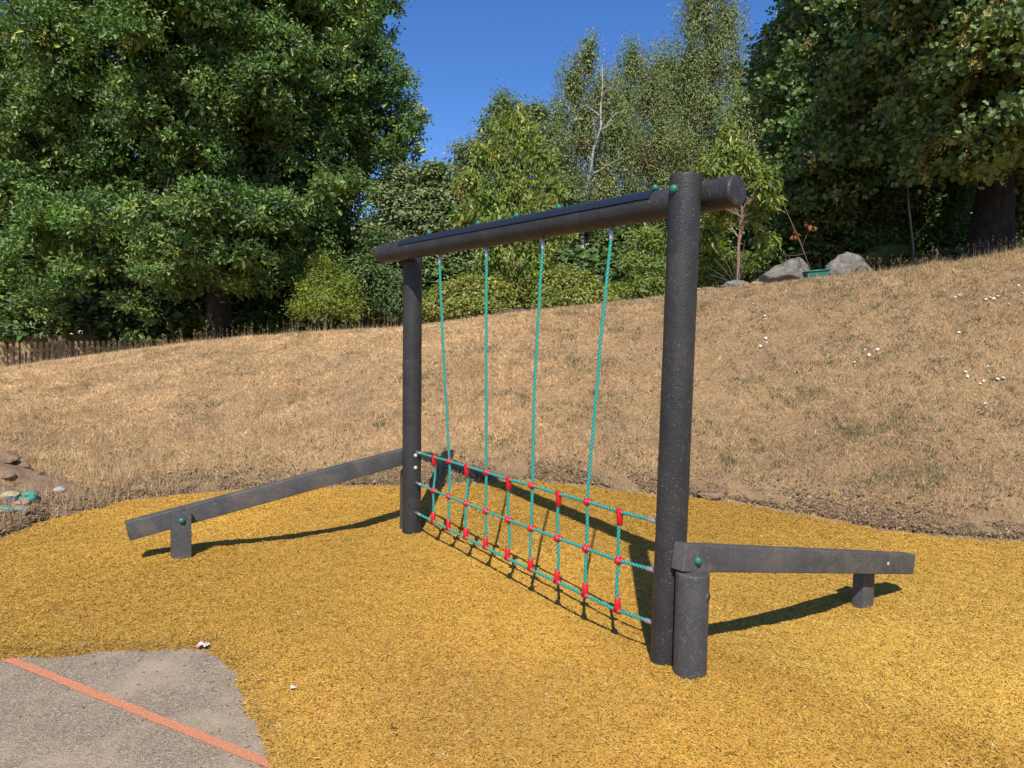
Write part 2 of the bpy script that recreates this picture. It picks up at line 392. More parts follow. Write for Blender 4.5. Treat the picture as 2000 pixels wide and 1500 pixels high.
# ------------------------------------------------------------------ mulch chips
def in_view(x, y, z, pad=60):
    d = np.stack([x, y, z - CH], -1); zz = d @ F
    u = 1000 + FPX*(d @ RR)/np.maximum(zz, .1); v = 750 - FPX*(d @ UU)/np.maximum(zz, .1)
    return (zz > .3) & (u > -pad) & (u < 2000+pad) & (v > -pad) & (v < 1500+pad)
def chips():
    n = 2500000
    y = rng.uniform(1.9, 8.4, n); a = rng.uniform(-.85, .85, n); x = a*y
    # area element ~ y ; wanted density falls with distance
    keep = rng.uniform(size=n) < np.clip(y * np.where(y < 3.2, 1, (3.2/y)**1.15) / 2.6, 0, 1)
    x, y = x[keep], y[keep]
    z, e1, e2 = mulch_z(x, y)
    edge = noise2(x*5, y*5, 31)*.03
    k = (e1 < .03 + edge) & (e2 < .03 + edge) & (((e2 < -.01) & (e1 < 0)) | (rng.uniform(size=len(x)) < .5))
    x, y, z, e1, e2 = x[k], y[k], z[k], e1[k], e2[k]
    k = in_view(x, y, z, 250); x, y, z, e2, e1 = x[k], y[k], z[k], e2[k], e1[k]
    n = len(x)
    th = rng.uniform(0, 2*np.pi, n)
    tilt = rng.normal(size=n)*.17 + .03
    ax = np.stack([np.cos(th)*np.cos(tilt), np.sin(th)*np.cos(tilt), np.sin(tilt)], 1)
    nr = np.array([0, 0, 1.0]) + .28*rng.normal(size=(n, 3))
    Xv, Yv, Zv = frames(nr, ax)
    L = rng.lognormal(math.log(.0115), .40, n)*np.where(y > 4.5, (y/4.5)**.3, 1); W = rng.uniform(.0026, .0054, n)*np.where(y > 4.5, (y/4.5)**.4, 1)
    patch = fbm2(x*.8, y*.8, 3, 41)
    c = palette([(.51, .275, .040), (.45, .240, .032), (.57, .325, .062), (.30, .155, .022), (.10, .065, .03), (.62, .48, .25)], [5, 3.6, 1.8, .6, .18, .09], n, .08)
    c *= (1 + .28*patch)[:, None]
    c[:, 1] *= 1.035
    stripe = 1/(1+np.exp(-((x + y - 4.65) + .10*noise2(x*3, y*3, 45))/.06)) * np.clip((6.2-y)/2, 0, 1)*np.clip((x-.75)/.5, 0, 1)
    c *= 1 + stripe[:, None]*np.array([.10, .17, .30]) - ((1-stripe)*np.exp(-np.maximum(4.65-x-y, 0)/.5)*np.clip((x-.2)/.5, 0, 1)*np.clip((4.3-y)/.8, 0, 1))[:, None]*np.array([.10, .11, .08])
    worn = np.exp(-((x + .15 + .35*(y-2.6))/.55)**2)*np.clip(1.2-abs(y-2.9), 0, 1)
    c *= 1 - worn[:, None]*np.array([.12, .14, .0])
    dirt = np.exp(-(e2/.12)**2)*.55 + np.exp(-(e1/.10)**2)*.25
    dirt = np.clip(dirt + .35*np.clip(noise2(x*.7+3, y*.7, 44)-.3, 0, 1), 0, .8)
    c = c*(1-dirt[:, None]) + dirt[:, None]*c*np.array([.62, .66, 1.0])
    P = np.stack([x, y, z + rng.uniform(-.003, .0035, n)], 1)
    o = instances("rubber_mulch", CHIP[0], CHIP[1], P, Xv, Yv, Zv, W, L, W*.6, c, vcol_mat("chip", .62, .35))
    tag(o, "loose textured yellow rubber shreds covering the play surface", kind="stuff")
    # strays on the asphalt
    n = 900
    x = rng.uniform(-3.2, -.6, n); y = rng.uniform(2.2, 3.6, n)
    s = poly_side(x, y); k = (s > .0) & (rng.uniform(size=n) < np.exp(-s/.16)*1.0 + .035); x, y = x[k], y[k]; n = len(x)
    th = rng.uniform(0, 6.28, n); ax = np.stack([np.cos(th), np.sin(th), 0*th+.05], 1)
    Xv, Yv, Zv = frames(np.array([0, 0, 1.0])+.15*rng.normal(size=(n, 3)), ax)
    c = palette([(.30, .17, .04), (.12, .08, .04), (.40, .25, .08)], [2, 2, 1], n)
    W = rng.uniform(.003, .007, n)
    o = instances("stray_shreds", CHIP[0], CHIP[1], np.stack([x, y, 0*x-.0265], 1), Xv, Yv, Zv, W, rng.uniform(.008, .026, n), W*.6, c, bpy.data.materials["chip"])
    tag(o, "stray rubber shreds scattered on the grey asphalt", kind="stuff")
chips()

# ------------------------------------------------------------------ dry grass
M_GRASS = vcol_mat("dry_blades", .75, .15, .18, (1.1, 1.0, .8))
def grass():
    n = 1500000
    y = rng.uniform(5, 13.6, n); a = rng.uniform(-.80, .80, n); x = a*y
    keep = rng.uniform(size=n) < np.clip(.34 + .9*np.exp(-(y-5.5)/3), 0, 1)*y/9
    x, y = x[keep], y[keep]
    sd_ = edge_sd(x, y) + .05*noise2(x*6, y*6, 12)
    bare = fbm2(x*1.3, y*1.3, 3, 51)*.5 + .5
    soil_edge = np.clip((sd_ - .12)/.55, 0, 1)
    k = (sd_ > .0) & (rng.uniform(size=len(x)) < np.clip(.12 + .88*soil_edge, 0, 1)) & (rng.uniform(size=len(x)) < np.clip(1.5 - 1.1*bare, .4, 1))
    x, y, sd_ = x[k], y[k], sd_[k]
    z = ground(x, y) + .004
    k = in_view(x, y, z, 60); x, y, z, sd_ = x[k], y[k], z[k], sd_[k]; n = len(x)
    th = rng.uniform(0, 2*np.pi, n); lean = np.abs(rng.normal(size=n))*.45 + .55
    ax = np.stack([np.cos(th)*np.sin(lean), np.sin(th)*np.sin(lean), np.cos(lean)], 1)
    nr = np.stack([rng.normal(size=n), rng.normal(size=n)-.8, rng.uniform(.3, 1.2, n)], 1)
    Xv, Yv, Zv = frames(nr, ax)
    tall = np.clip(noise2(x*1.1, y*1.1, 61) - .1, 0, 1)
    L = rng.lognormal(math.log(.032), .35, n)*(1+.5*tall); W = rng.uniform(.0026, .0055, n)*np.clip(y/8, .8, 1.4)
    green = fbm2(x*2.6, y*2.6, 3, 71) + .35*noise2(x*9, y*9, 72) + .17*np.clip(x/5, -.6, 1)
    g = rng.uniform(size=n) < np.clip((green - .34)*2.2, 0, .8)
    c = palette([(.60, .40, .195), (.72, .52, .28), (.46, .295, .14), (.26, .17, .085), (.80, .63, .38)], [4, 2.6, 3.2, 1.6, .9], n, .18)
    mott = fbm2(x*2.2, y*2.2, 4, 81); mott2 = noise2(x*7, y*7, 83)
    c *= (1 + .40*mott + .16*mott2 + .22*noise2(x*22, y*22, 84))[:, None]
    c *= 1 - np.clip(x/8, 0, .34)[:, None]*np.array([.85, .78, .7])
    warm = np.clip(noise2(x*.6, y*.6, 77)*.5 + .5, 0, 1)[:, None]
    c = c*(1 - .22*warm*np.array([0, .25, .55]))
    c[g] = palette([(.16, .155, .075), (.23, .205, .105), (.10, .11, .05)], [2, 2, 1], g.sum(), .2)
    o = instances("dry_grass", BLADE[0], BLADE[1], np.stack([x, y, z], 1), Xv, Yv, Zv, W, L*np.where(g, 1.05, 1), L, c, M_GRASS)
    tag(o, "short parched straw coloured grass over the whole bank", kind="stuff")
grass()

def tufts(name, label, pts, n_each, hgt, spread, pal, wts, width=.004, leanf=.35, mat=M_GRASS, seed=3, tmpl=BEND):
    r = np.random.default_rng(seed)
    P = np.repeat(np.asarray(pts, float), n_each, 0); n = len(P)
    P = P + np.c_[r.normal(size=(n, 2))*spread, np.zeros(n)]
    P[:, 2] = ground(P[:, 0], P[:, 1]) + .002
    k = edge_sd(P[:, 0], P[:, 1]) > -.03; P = P[k]; n = len(P)
    th = r.uniform(0, 6.283, n); lean = np.abs(r.normal(size=n))*leanf + .06
    ax = np.stack([np.cos(th)*np.sin(lean), np.sin(th)*np.sin(lean), np.cos(lean)], 1)
    Xv, Yv, Zv = frames(np.stack([r.normal(size=n)*.6, -np.ones(n), .3*r.normal(size=n)], 1), ax)
    H = hgt*r.uniform(.45, 1.15, n)
    c = palette(pal, wts, n, .16, r)
    o = instances(name, tmpl[0], tmpl[1], P, Xv, Yv, Zv, width*r.uniform(.7, 1.3, n), H, H, c, mat)
    return tag(o, label, kind="stuff")
STRAW = ([(.60, .44, .23), (.68, .54, .32), (.45, .31, .15)], [3, 2, 2])
# weed rosettes on the bank
def scat(n, fn, seed):
    r = np.random.default_rng(seed); out = []
    while len(out) < n:
        p = fn(r)
        if p is not None: out.append(p)
    return out
def weed(r):
    y = r.uniform(5.5, 12); x = r.uniform(-.75, .75)*y
    if edge_sd(x, y) < .15: return None
    if fbm2(x*2.6, y*2.6, 3, 71) + .3*(x/5) < r.uniform(-.3, .5): return None
    return (x, y, 0)
tufts("bank_weeds", "low grey green weeds dotted through the dry bank", scat(2300, weed, 4), 9, .04, .03, [(.11, .12, .05), (.17, .16, .08), (.07, .085, .038)], [2, 2, 1.4], .008, .9, seed=6)
def clump(r):
    y = r.uniform(5.5, 12.4); x = r.uniform(-.76, .76)*y
    if edge_sd(x, y) < .25 or noise2(x*1.7, y*1.7, 121) < r.uniform(-.7, .5): return None
    return (x, y, 0)
tufts("straw_clumps", "matted clumps of dead grass standing slightly above the bank", scat(5200, clump, 122), 15, .062, .022, [(.62, .43, .22), (.74, .56, .32), (.42, .28, .14), (.24, .18, .09)], [3, 2, 2, 1], .0042, .75, seed=123)
def edge_t(r):
    i = r.uniform(-300, 2300); s = np.interp(a_of(i), EA, EY); y = s + abs(r.normal())*.16 + .02
    return (a_of(i)*y, y, 0)
tufts("edge_straw", "matted straw along the edge of the surfacing", scat(900, edge_t, 8), 14, .05, .03, *STRAW, .0035, .9, seed=9)
def leftstraw(r):
    u = r.uniform(60, 900)
    y = np.interp(a_of(u), EA, EY) + r.uniform(.1, 1.5)
    return (a_of(u)*y, y, 0)
tufts("long_straw", "longer pale straw standing behind the low end of the beam", scat(260, leftstraw, 10), 9, .13, .05, *STRAW, .0035, .5, seed=11)
def crest(u0, u1, dy=.5):
    def f(r):
        u = r.uniform(u0, u1); a = a_of(u); y = np.interp(a, CA, CY) + r.uniform(-.15, dy)
        return (a*y, y, 0)
    return f
tufts("crest_grass", "seeding grass stems along the top of the bank", scat(230, crest(0, 800), 12) + scat(230, crest(1640, 2000), 13) + scat(60, crest(820, 1640), 14), 3, .13, .05, [(.42, .32, .16), (.30, .22, .11), (.5, .4, .22), (.2, .2, .09)], [3, 2, 2, 1], .006, .22, seed=15)
# seed heads for those stems
def seedheads():
    r = np.random.default_rng(17)
    pts = np.array(scat(60, crest(0, 330), 28) + scat(90, crest(330, 800), 18) + scat(100, crest(1640, 2000), 19)); n = len(pts)
    z = ground(pts[:, 0], pts[:, 1]); H = r.uniform(.08, .26, n)
    k = 7; P = np.repeat(np.c_[pts[:, :2], z + H], k, 0) + r.normal(size=(n*k, 3))*np.array([.008, .008, .025]); m_ = n*k
    Xv, Yv, Zv = frames(unit(m_, r), np.array([0, 0, 1.0]) + .5*unit(m_, r))
    s = r.uniform(.012, .024, m_)
    tag(instances("seed_heads", KITE[0], KITE[1], P, Xv, Yv, Zv, s*.6, s, s, palette([(.42, .32, .17), (.3, .22, .11)], [1, 1], m_, .2, r), M_GRASS), "brown seed heads above the crest grass", kind="stuff")
    q = n*2; P = np.repeat(np.c_[pts[:, :2], z], 2, 0); ax = np.tile([[0, 0, 1.0]], (q, 1)); nr = np.tile([[0, -1.0, 0], [1.0, 0, 0]], (n, 1))
    Xv, Yv, Zv = frames(nr, ax)
    tag(instances("seed_stalks", BLADE[0], BLADE[1], P, Xv, Yv, Zv, np.full(q, .005), np.repeat(H, 2), np.repeat(H, 2), palette([(.42, .32, .17)], [1], q, .2, r), M_GRASS), "thin brown stalks carrying seed heads on the crest", kind="stuff")
seedheads()

# ------------------------------------------------------------------ solid shape helpers
def tube_np(pts, radii, sides=12, cap=True):
    pts = np.asarray(pts, float); n = len(pts); radii = np.broadcast_to(np.asarray(radii, float), (n,))
    T = np.gradient(pts, axis=0); T /= np.linalg.norm(T, axis=1, keepdims=True)
    ref = np.array([0, 0, 1.0]) if abs(T[0][2]) < .9 else np.array([1.0, 0, 0])
    Nn = np.cross(T[0], ref); Nn /= np.linalg.norm(Nn); Ns = [Nn]
    for i in range(1, n):
        v = Ns[-1] - T[i]*np.dot(Ns[-1], T[i]); Ns.append(v/np.linalg.norm(v))
    Ns = np.array(Ns); Bs = np.cross(T, Ns)
    th = np.linspace(0, 2*np.pi, sides, endpoint=False)
    V = pts[:, None] + radii[:, None, None]*(np.cos(th)[None, :, None]*Ns[:, None] + np.sin(th)[None, :, None]*Bs[:, None])
    V = V.reshape(-1, 3); f = []
    i = np.arange(n-1)[:, None]*sides; j = np.arange(sides)[None]; j2 = (j+1) % sides
    f = np.stack([i+j, i+j2, i+sides+j2, i+sides+j], -1).reshape(-1, 4)
    return V, f, sides, n
class Acc:
    def __init__(s): s.V = []; s.F = {}; s.n = 0
    def add(s, V, *fs):
        for f_ in fs:
            f_ = np.asarray(f_); s.F.setdefault(f_.shape[1], []).append(f_ + s.n)
        s.V.append(V); s.n += len(V)
    def tube(s, pts, radii, sides=12, cap=True):
        V, f, sd_, n = tube_np(pts, radii, sides)
        if cap:
            c0, c1 = V[:sd_].mean(0), V[-sd_:].mean(0); k = len(V); V = np.concatenate([V, [c0, c1]])
            j = np.arange(sd_); j2 = (j+1) % sd_
            s.add(V, f, np.stack([j2, j, np.full(sd_, k)], 1), np.stack([j+(n-1)*sd_, j2+(n-1)*sd_, np.full(sd_, k+1)], 1))
        else: s.add(V, f)
    def build(s, name, mat, parent=None, smooth=True):
        o = mesh_np(name, np.concatenate(s.V), [np.concatenate(v) for v in s.F.values()], mat, parent, smooth=smooth)
        return o
def autosmooth(o, ang=35):
    bm = bmesh.new(); bm.from_mesh(o.data)
    for e in bm.edges: e.smooth = not (len(e.link_faces) == 2 and e.calc_face_angle(0) > R_(ang))
    bm.to_mesh(o.data); bm.free()
def log_mesh(name, p0, p1, r, mat, parent, bev=.008, seg=48, rings=28, wob=.0012, dome=0.0, seed=1, cut=None):
    """round post/rail with rounded rim, slightly uneven surface; cut=(dir, offset) flattens one side"""
    p0, p1 = np.array(p0, float), np.array(p1, float); L = np.linalg.norm(p1-p0); T = (p1-p0)/L
    ref = np.array([0, 0, 1.0]) if abs(T[2]) < .9 else np.array([1.0, 0, 0])
    A_ = np.cross(T, ref); A_ /= np.linalg.norm(A_); B_ = np.cross(T, A_)
    prof = [(0, 0), (0, r*.5), (0, r-bev), (bev*.3, r-bev*.3), (bev, r)]
    mid = [(t, r) for t in np.linspace(bev+.01, L-bev-.01, rings)]
    end = [(L-bev, r), (L-bev*.3+dome*.2, r-bev*.3), (L+dome*.5, r-bev), (L+dome, r*.5), (L+dome, 0)]
    prof = prof + mid + end
    th = np.linspace(0, 2*np.pi, seg, endpoint=False); V = []
    for (t, q) in prof:
        qq = q + (wob*noise3(np.cos(th)*2+seed, np.sin(th)*2, np.full(seg, t*6), seed) if q > r*.8 else 0*th)
        ca, sa = np.cos(th)*qq, np.sin(th)*qq
        P = p0 + T*t + ca[:, None]*A_ + sa[:, None]*B_
        if cut is not None:
            dcut, off = cut; dd = (P - p0) @ dcut; P = P - np.maximum(dd-off, 0)[:, None]*dcut
        V.append(P)
    V = np.concatenate(V); n = len(prof)
    i = np.arange(n-1)[:, None]*seg; j = np.arange(seg)[None]; j2 = (j+1) % seg
    f = np.stack([i+j, i+j2, i+seg+j2, i+seg+j], -1).reshape(-1, 4)
    me = mesh_np(name, V, f, mat, parent, smooth=True)
    bm = bmesh.new(); bm.from_mesh(me.data); bmesh.ops.remove_doubles(bm, verts=bm.verts, dist=1e-5)
    bmesh.ops.recalc_face_normals(bm, faces=bm.faces); bm.to_mesh(me.data); bm.free()
    autosmooth(me, 50)
    return me
def box_mesh(name, origin, ex, ey, ez, mat, parent, bev=.006, wob=.001, subdiv=True, seed=2):
    """box from origin with edge vectors, bevelled, lightly uneven"""
    bm = bmesh.new(); o_ = np.array(origin, float); ex, ey, ez = map(lambda q: np.array(q, float), (ex, ey, ez))
    vs = [bm.verts.new(o_ + a*ex + b*ey + c*ez) for c in (0, 1) for b in (0, 1) for a in (0, 1)]
    for q in ((0, 1, 3, 2), (4, 6, 7, 5), (0, 4, 5, 1), (2, 3, 7, 6), (0, 2, 6, 4), (1, 5, 7, 3)): bm.faces.new([vs[i] for i in q])
    bmesh.ops.recalc_face_normals(bm, faces=bm.faces)
    if bev: bmesh.ops.bevel(bm, geom=bm.edges[:], offset=bev, segments=3, affect='EDGES', profile=.6)
    me = bpy.data.meshes.new(name); bm.to_mesh(me); bm.free()
    me.materials.append(mat); o = bpy.data.objects.new(name, me); COL.objects.link(o); o.parent = parent
    for p in me.polygons: p.use_smooth = True
    autosmooth(o, 12)
    return o
def dome_mesh(name, pos, direc, r, mat, parent, depth=.7, collar=True):
    """dome nut / cap: short collar then rounded top"""
    direc = np.array(direc, float); direc /= np.linalg.norm(direc)
    a = Acc(); pos = np.array(pos, float)
    prof = [(-.012, 1.0), (.0, 1.0), (r*.25, 1.0)] if collar else [(-.012, 1.0), (.001, 1.0)]
    h0 = prof[-1][0]
    prof += [(h0 + depth*r*math.sin(t), math.cos(t)) for t in np.linspace(.15, 1.5, 8)]
    a.tube([pos + direc*h for h, _ in prof], [r*q for _, q in prof], 20)
    return a.build(name, mat, parent)

# ------------------------------------------------------------------ climbing frame
P1 = np.array([.7708, 3.3865, 0]); P2 = np.array([-.7863, 5.6765, 0])
d = (P2-P1)/np.linalg.norm(P2-P1); n_ = np.array([-d[1], d[0], 0]); n_ = n_ if n_ @ (-P1) > 0 else -n_
ZU = np.array([0, 0, 1.0]); HP, ZR, RP = 2.337, 2.258, .075
lat1 = np.array([P1[1], -P1[0], 0])/np.linalg.norm(P1); lat2 = np.array([P2[1], -P2[0], 0])/np.linalg.norm(P2)
frame = empty("climbing_frame", tuple((P1+P2)/2))
tag(frame, "dark climbing frame with teal rope net, four hanging ropes and two sloping balance beams", "climbing frame")
T1 = P1 + lat1*.0118*HP; T2 = P2 - lat2*.0097*HP
log_mesh("post", P1 - ZU*.25, T1 + ZU*HP, RP, M_POST, frame, .006, seed=1)["label"] = "tall round post with a green cap, standing beside the short stump"
log_mesh("post", P2 - ZU*.25, T2 + ZU*HP, RP, M_POST, frame, .006, seed=2)["label"] = "tall round post with two pale dome nuts"
# half-round stumps beside each post, flat side to the post
for P, s, top in ((P1, -1, .487), (P2, 1, .50)):
    q = P + d*s*(RP+.078) - (n_*.05 if s > 0 else 0)
    log_mesh("stump", q - ZU*.2, q + ZU*top, RP+.002, M_STUMP, frame, .008, rings=14, cut=(-d*s, .068), seed=4)
# rail
A_ = P1 - n_*.15 + lat1*.0118*ZR*.9; B_ = P2 + n_*.15 - lat2*.0097*ZR*.9
rd = (B_-A_); RL = np.linalg.norm(rd); rd /= RL
r0 = A_ - rd*.175 + ZU*ZR; r1 = A_ + rd*(RL*1.075) + ZU*ZR
rail = log_mesh("top_rail", r0, r1, RP, M_POST, frame, .014, rings=40, seed=7)
# cover strip: thin curved shell over the top
def cover():
    V = []; ss = np.linspace(.285, 2.66, 60); th = np.linspace(R_(-72), R_(72), 26); side = np.cross(rd, ZU)
    if side @ n_ < 0: side = -side
    for rr in (RP+.0075, RP+.0015):
        for s_ in ss:
            for t in th: V.append(A_ + rd*s_ + ZU*ZR + rr*(side*math.sin(t) + ZU*math.cos(t)))
    V = np.array(V); a, b = len(ss), len(th); k = a*b
    i = np.arange(a-1)[:, None]*b; j = np.arange(b-1)[None]
    top = np.stack([i+j, i+j+1, i+b+j+1, i+b+j], -1).reshape(-1, 4)
    ii = np.arange(a-1)*b; s1 = np.stack([ii, ii+b, ii+b+k, ii+k], 1); s2 = s1 + b-1
    jj = np.arange(b-1); e1_ = np.stack([jj, jj+k, jj+1+k, jj+1], 1); e2_ = e1_ + (a-1)*b
    o = mesh_np("cover_strip", V, [np.concatenate([top, top[:, ::-1]+k, s1, s2[:, ::-1], e1_, e2_[:, ::-1]])], M_COVER, rail, smooth=True)
    autosmooth(o, 45); return o, side
cov, side = cover()
for s_ in (.315, 1.02, 1.40, 1.79, 2.37):
    dr = ZU*.99 - side*.12
    dome_mesh("bolt_cap", A_ + rd*s_ + ZU*ZR + dr/np.linalg.norm(dr)*(RP+.018), dr, .019, M_CAP, rail, .75)
dome_mesh("bolt_cap", T1 - (T1-P1)*(1-2.27/HP) + n_*RP*.98 + ZU*2.262, n_, .021, M_CAP, frame, .85)["label"] = "green cap high on the tall post by the stump"
# drill dots in the end of the rail
a = Acc()
for q in ((0, 0), (.012, .016), (-.004, -.02)):
    c = r0 + side*(q[0]) + ZU*(q[1]); a.tube([c - rd*.0012, c + rd*.01], [.0035, .0035], 10)
a.build("drill_hole", plain("hole", (.008, .008, .008), .9), rail)

# balance beams
def beam(P, s, z0, slope, t0, t1, hgt, seed):
    """s=+1: at P2 running along +n_, s=-1: at P1 running along -n_"""
    dr = n_*s + ZU*slope; up = ZU - n_*s*slope; up /= np.linalg.norm(up)
    o_ = P + d*s*.077 + n_*s*t0 + ZU*(z0 + slope*t0) - up*hgt
    return box_mesh("balance_beam", o_, dr*(t1-t0), d*s*.078, up*hgt, M_BEAM, frame, .009)
bR = beam(P1, -1, .612, -.167, -.047, 2.06, .126, 1)
bL = beam(P2, 1, .694, -.181, -.06, 2.03, .126, 2)
bR["label"] = "balance beam resting on the short stump, sloping away from the camera"
bL["label"] = "balance beam bolted behind its leg, with its low end free"
def leg(P, s, ta, tb, o0, o1, ztop, zb):
    c = P + d*o0 + n_*s*ta + ZU*zb
    return box_mesh("leg", c, n_*s*(tb-ta), d*(o1-o0), ZU*(ztop-zb), M_BEAM, frame, .0035)
lL = leg(P2, 1, 1.645, 1.765, .004, .075, .372, -.12)
lR = leg(P1, -1, 1.612, 1.735, -.075, -.006, .30, -.2)
dome_mesh("bolt_cap", P2 + d*.004 + n_*1.706 + ZU*.318, -d, .020, M_CAP, lL, .8)
dome_mesh("bolt_cap", P1 - d*.155 - n_*.028 + ZU*.535, -d, .020, M_CAP, bR, .8)
dome_mesh("bolt", P1 - d*.154 - n_*1.732 + ZU*.26, -d, .011, M_GALV, bR, .4, False)
for z in (.655, .557):
    dome_mesh("dome_nut", P2 + (T2-P2)*z/HP - d*(RP-.002) + ZU*z + n_*.004, -d + n_*.1, .0155, M_GALV, frame, .7, False)
# blanking plugs (flat discs with a ring)
def plug(pos, dr, r, parent):
    a = Acc(); pos = np.array(pos); dr = np.array(dr)/np.linalg.norm(dr)
    pr = [(-.01, 1), (.0035, 1), (.0045, .93), (.0045, .80), (.0015, .76), (.002, .3), (.0022, .02)]
    a.tube([pos + dr*h for h, _ in pr], [r*q for _, q in pr], 24)
    return a.build("blanking_plug", M_PLUG, parent)
vdir = -P1/np.linalg.norm(P1)
q = -d*.96 - n_*.28; q /= np.linalg.norm(q)
plug(P1 + q*RP*.995 + ZU*.735, q, .016, frame)
sc_ = P1 - d*(RP+.078); q = -d*.93 - n_*.36; q /= np.linalg.norm(q)
plug(sc_ + q*(RP+.001) + ZU*.385, q, .020, frame)

# ropes
def rope(name, pts, parent, r=.0092, phase=0):
    pts = np.asarray(pts, float)
    seg = np.concatenate([[0], np.cumsum(np.linalg.norm(np.diff(pts, axis=0), axis=1))])
    L = seg[-1]; k = int(L/.0045)+2; s_ = np.linspace(0, L, k)
    C_ = np.stack([np.interp(s_, seg, pts[:, i]) for i in range(3)], 1)
    w_ = 9; ker = np.ones(w_)/w_
    Cs = np.stack([np.convolve(np.pad(C_[:, i], w_//2, mode='edge'), ker, 'valid') for i in range(3)], 1); Cs[0], Cs[-1] = C_[0], C_[-1]
    sides = 36; th = np.linspace(0, 2*np.pi, sides, endpoint=False)
    T = np.gradient(Cs, axis=0); T /= np.linalg.norm(T, axis=1, keepdims=True)
    ref = np.array([0, 0, 1.0]) if abs(T[0][2]) < .9 else np.array([1.0, 0, 0])
    Nn = np.cross(T, ref); Nn /= np.linalg.norm(Nn, axis=1, keepdims=True); Bb = np.cross(T, Nn)
    tw = s_*2*np.pi/.075 + phase
    lob = np.abs(np.sin(1.5*(th[None] - tw[:, None])))**.55
    rr = r*(.76 + .27*lob)
    V = Cs[:, None] + rr[..., None]*(np.cos(th)[None, :, None]*Nn[:, None] + np.sin(th)[None, :, None]*Bb[:, None])
    i = np.arange(k-1)[:, None]*sides; j = np.arange(sides)[None]; j2 = (j+1) % sides
    f = np.stack([i+j, i+j2, i+sides+j2, i+sides+j], -1).reshape(-1, 4)
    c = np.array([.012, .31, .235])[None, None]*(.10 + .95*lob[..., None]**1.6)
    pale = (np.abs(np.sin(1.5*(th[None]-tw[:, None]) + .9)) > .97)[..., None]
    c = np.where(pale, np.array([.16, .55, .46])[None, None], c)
    return mesh_np(name, V.reshape(-1, 3), f, M_ROPE, parent, c.reshape(-1, 3), smooth=True)
TT = np.array([.869, .783, .692, .597, .5, .408, .312, .22, .125])     # net columns from the far post to the near one
LN = P2-P1
ztop = np.interp(TT, [0, 1], [.672, .682]) + np.array([0, .003, .001, 0, -.004, .0, -.004, .0, -.004])
zmid = np.interp(TT, [0, .1, .5, .9, 1], [.432, .412, .411, .426, .436])
zbot = np.interp(TT, [0, .1, .5, .9, 1], [.168, .146, .160, .190, .196])
def NP(t, z): return P1 + LN*t + ZU*z
rng2 = np.random.default_rng(3)
net = []
for zs, ze in ((ztop, (.675, .682)), (zmid, (.432, .436)), (zbot, (.170, .196))):
    far_pt = NP(1, ze[1]) - d*(RP-.02); near_pt = NP(0, ze[0]) + d*(RP-.02)
    pts = [far_pt] + [NP(t, z) for t, z in zip(TT, zs)] + [near_pt]
    rp = rope("net_rope", pts, frame); net.append(rp)
    for e, q in ((far_pt, pts[1]), (near_pt, pts[-2])):
        u_ = (q-e)/np.linalg.norm(q-e); a = Acc()
        a.tube([e - u_*.01, e + u_*.075, e + u_*.088, e + u_*.09], [.0118, .0118, .0105, .009], 20); a.build("ferrule", M_ALU, rp)
HANG = {1: .788, 3: .597, 5: .405, 7: .212}
cols_top = {}
for i, t in enumerate(TT):
    jig = .004*rng2.normal(size=2)
    b_ = NP(t, zbot[i]); m_ = NP(t, zmid[i]) + n_*(.007*rng2.normal()); tp = NP(t, ztop[i]) + n_*(.004*rng2.normal())
    low = [b_ + ZU*.012, b_*.5+m_*.5 + n_*.005*rng2.normal() + d*.004*rng2.normal(), m_, m_*.5+tp*.5 + n_*.006*rng2.normal() + d*.004*rng2.normal(), tp]
    if i in HANG:
        top = A_ + rd*RL*HANG[i] + ZU*(ZR-RP-.055)
        bow = rng2.uniform(-1, 1)
        up = []
        for q in np.linspace(0, 1, 14)[1:]:
            up.append(tp*(1-q) + top*q + (d*.012*bow + n_*.012*rng2.uniform(.4, 1))*math.sin(math.pi*q))
        o = rope("hanging_rope", low + up, frame, phase=i)
        a = Acc(); u_ = ZU
        a.tube([top - ZU*.014, top - ZU*.012, top + ZU*.0, top + ZU*.075], [.0105, .0118, .0118, .0112], 20)
        a.build("ferrule", M_ALU, o)
    else:
        rope("net_upright", [b_ + ZU*.012, low[1], m_, low[3], tp - ZU*.012], frame, phase=i)
def tee(p, up):
    """red T fitting: collar round the level rope, socket taking the upright"""
    a = Acc(); s_ = 1 if up else -1
    a.tube([p - d*.020, p - d*.018, p + d*.018, p + d*.020], [.0145, .0165, .0165, .0145], 22)
    a.tube([p, p + ZU*s_*.018, p + ZU*s_*.032, p + ZU*s_*.066, p + ZU*s_*.068], [.019, .0185, .0165, .0160, .0135] if up else [.0175, .0175, .0168, .0165, .014], 22)
    return a.build("tee_fitting", M_RED, frame)
def ball(p):
    a = Acc()
    t_ = np.linspace(-1.45, 1.45, 12)
    c = p + n_*.006
    a.tube([c + n_*.0205*math.sin(x) for x in t_], [.0205*math.cos(x) for x in t_], 22)
    a.tube([p - n_*.012 + (ZU*.010 + (-d)*.006)*0 + d*y for y in (-.021, -.019, .019, .021)], [.0125, .0150, .0150, .0125], 20)
    a.tube([p + ZU*y for y in (-.021, -.019, .019, .021)], [.0120, .0135, .0135, .0120], 20)
    return a.build("ball_fitting", M_RED, frame)
for i, t in enumerate(TT):
    (ball if i in HANG else (lambda p: tee(p, False)))(NP(t, ztop[i]))
    ball(NP(t, zmid[i])); tee(NP(t, zbot[i]), True)

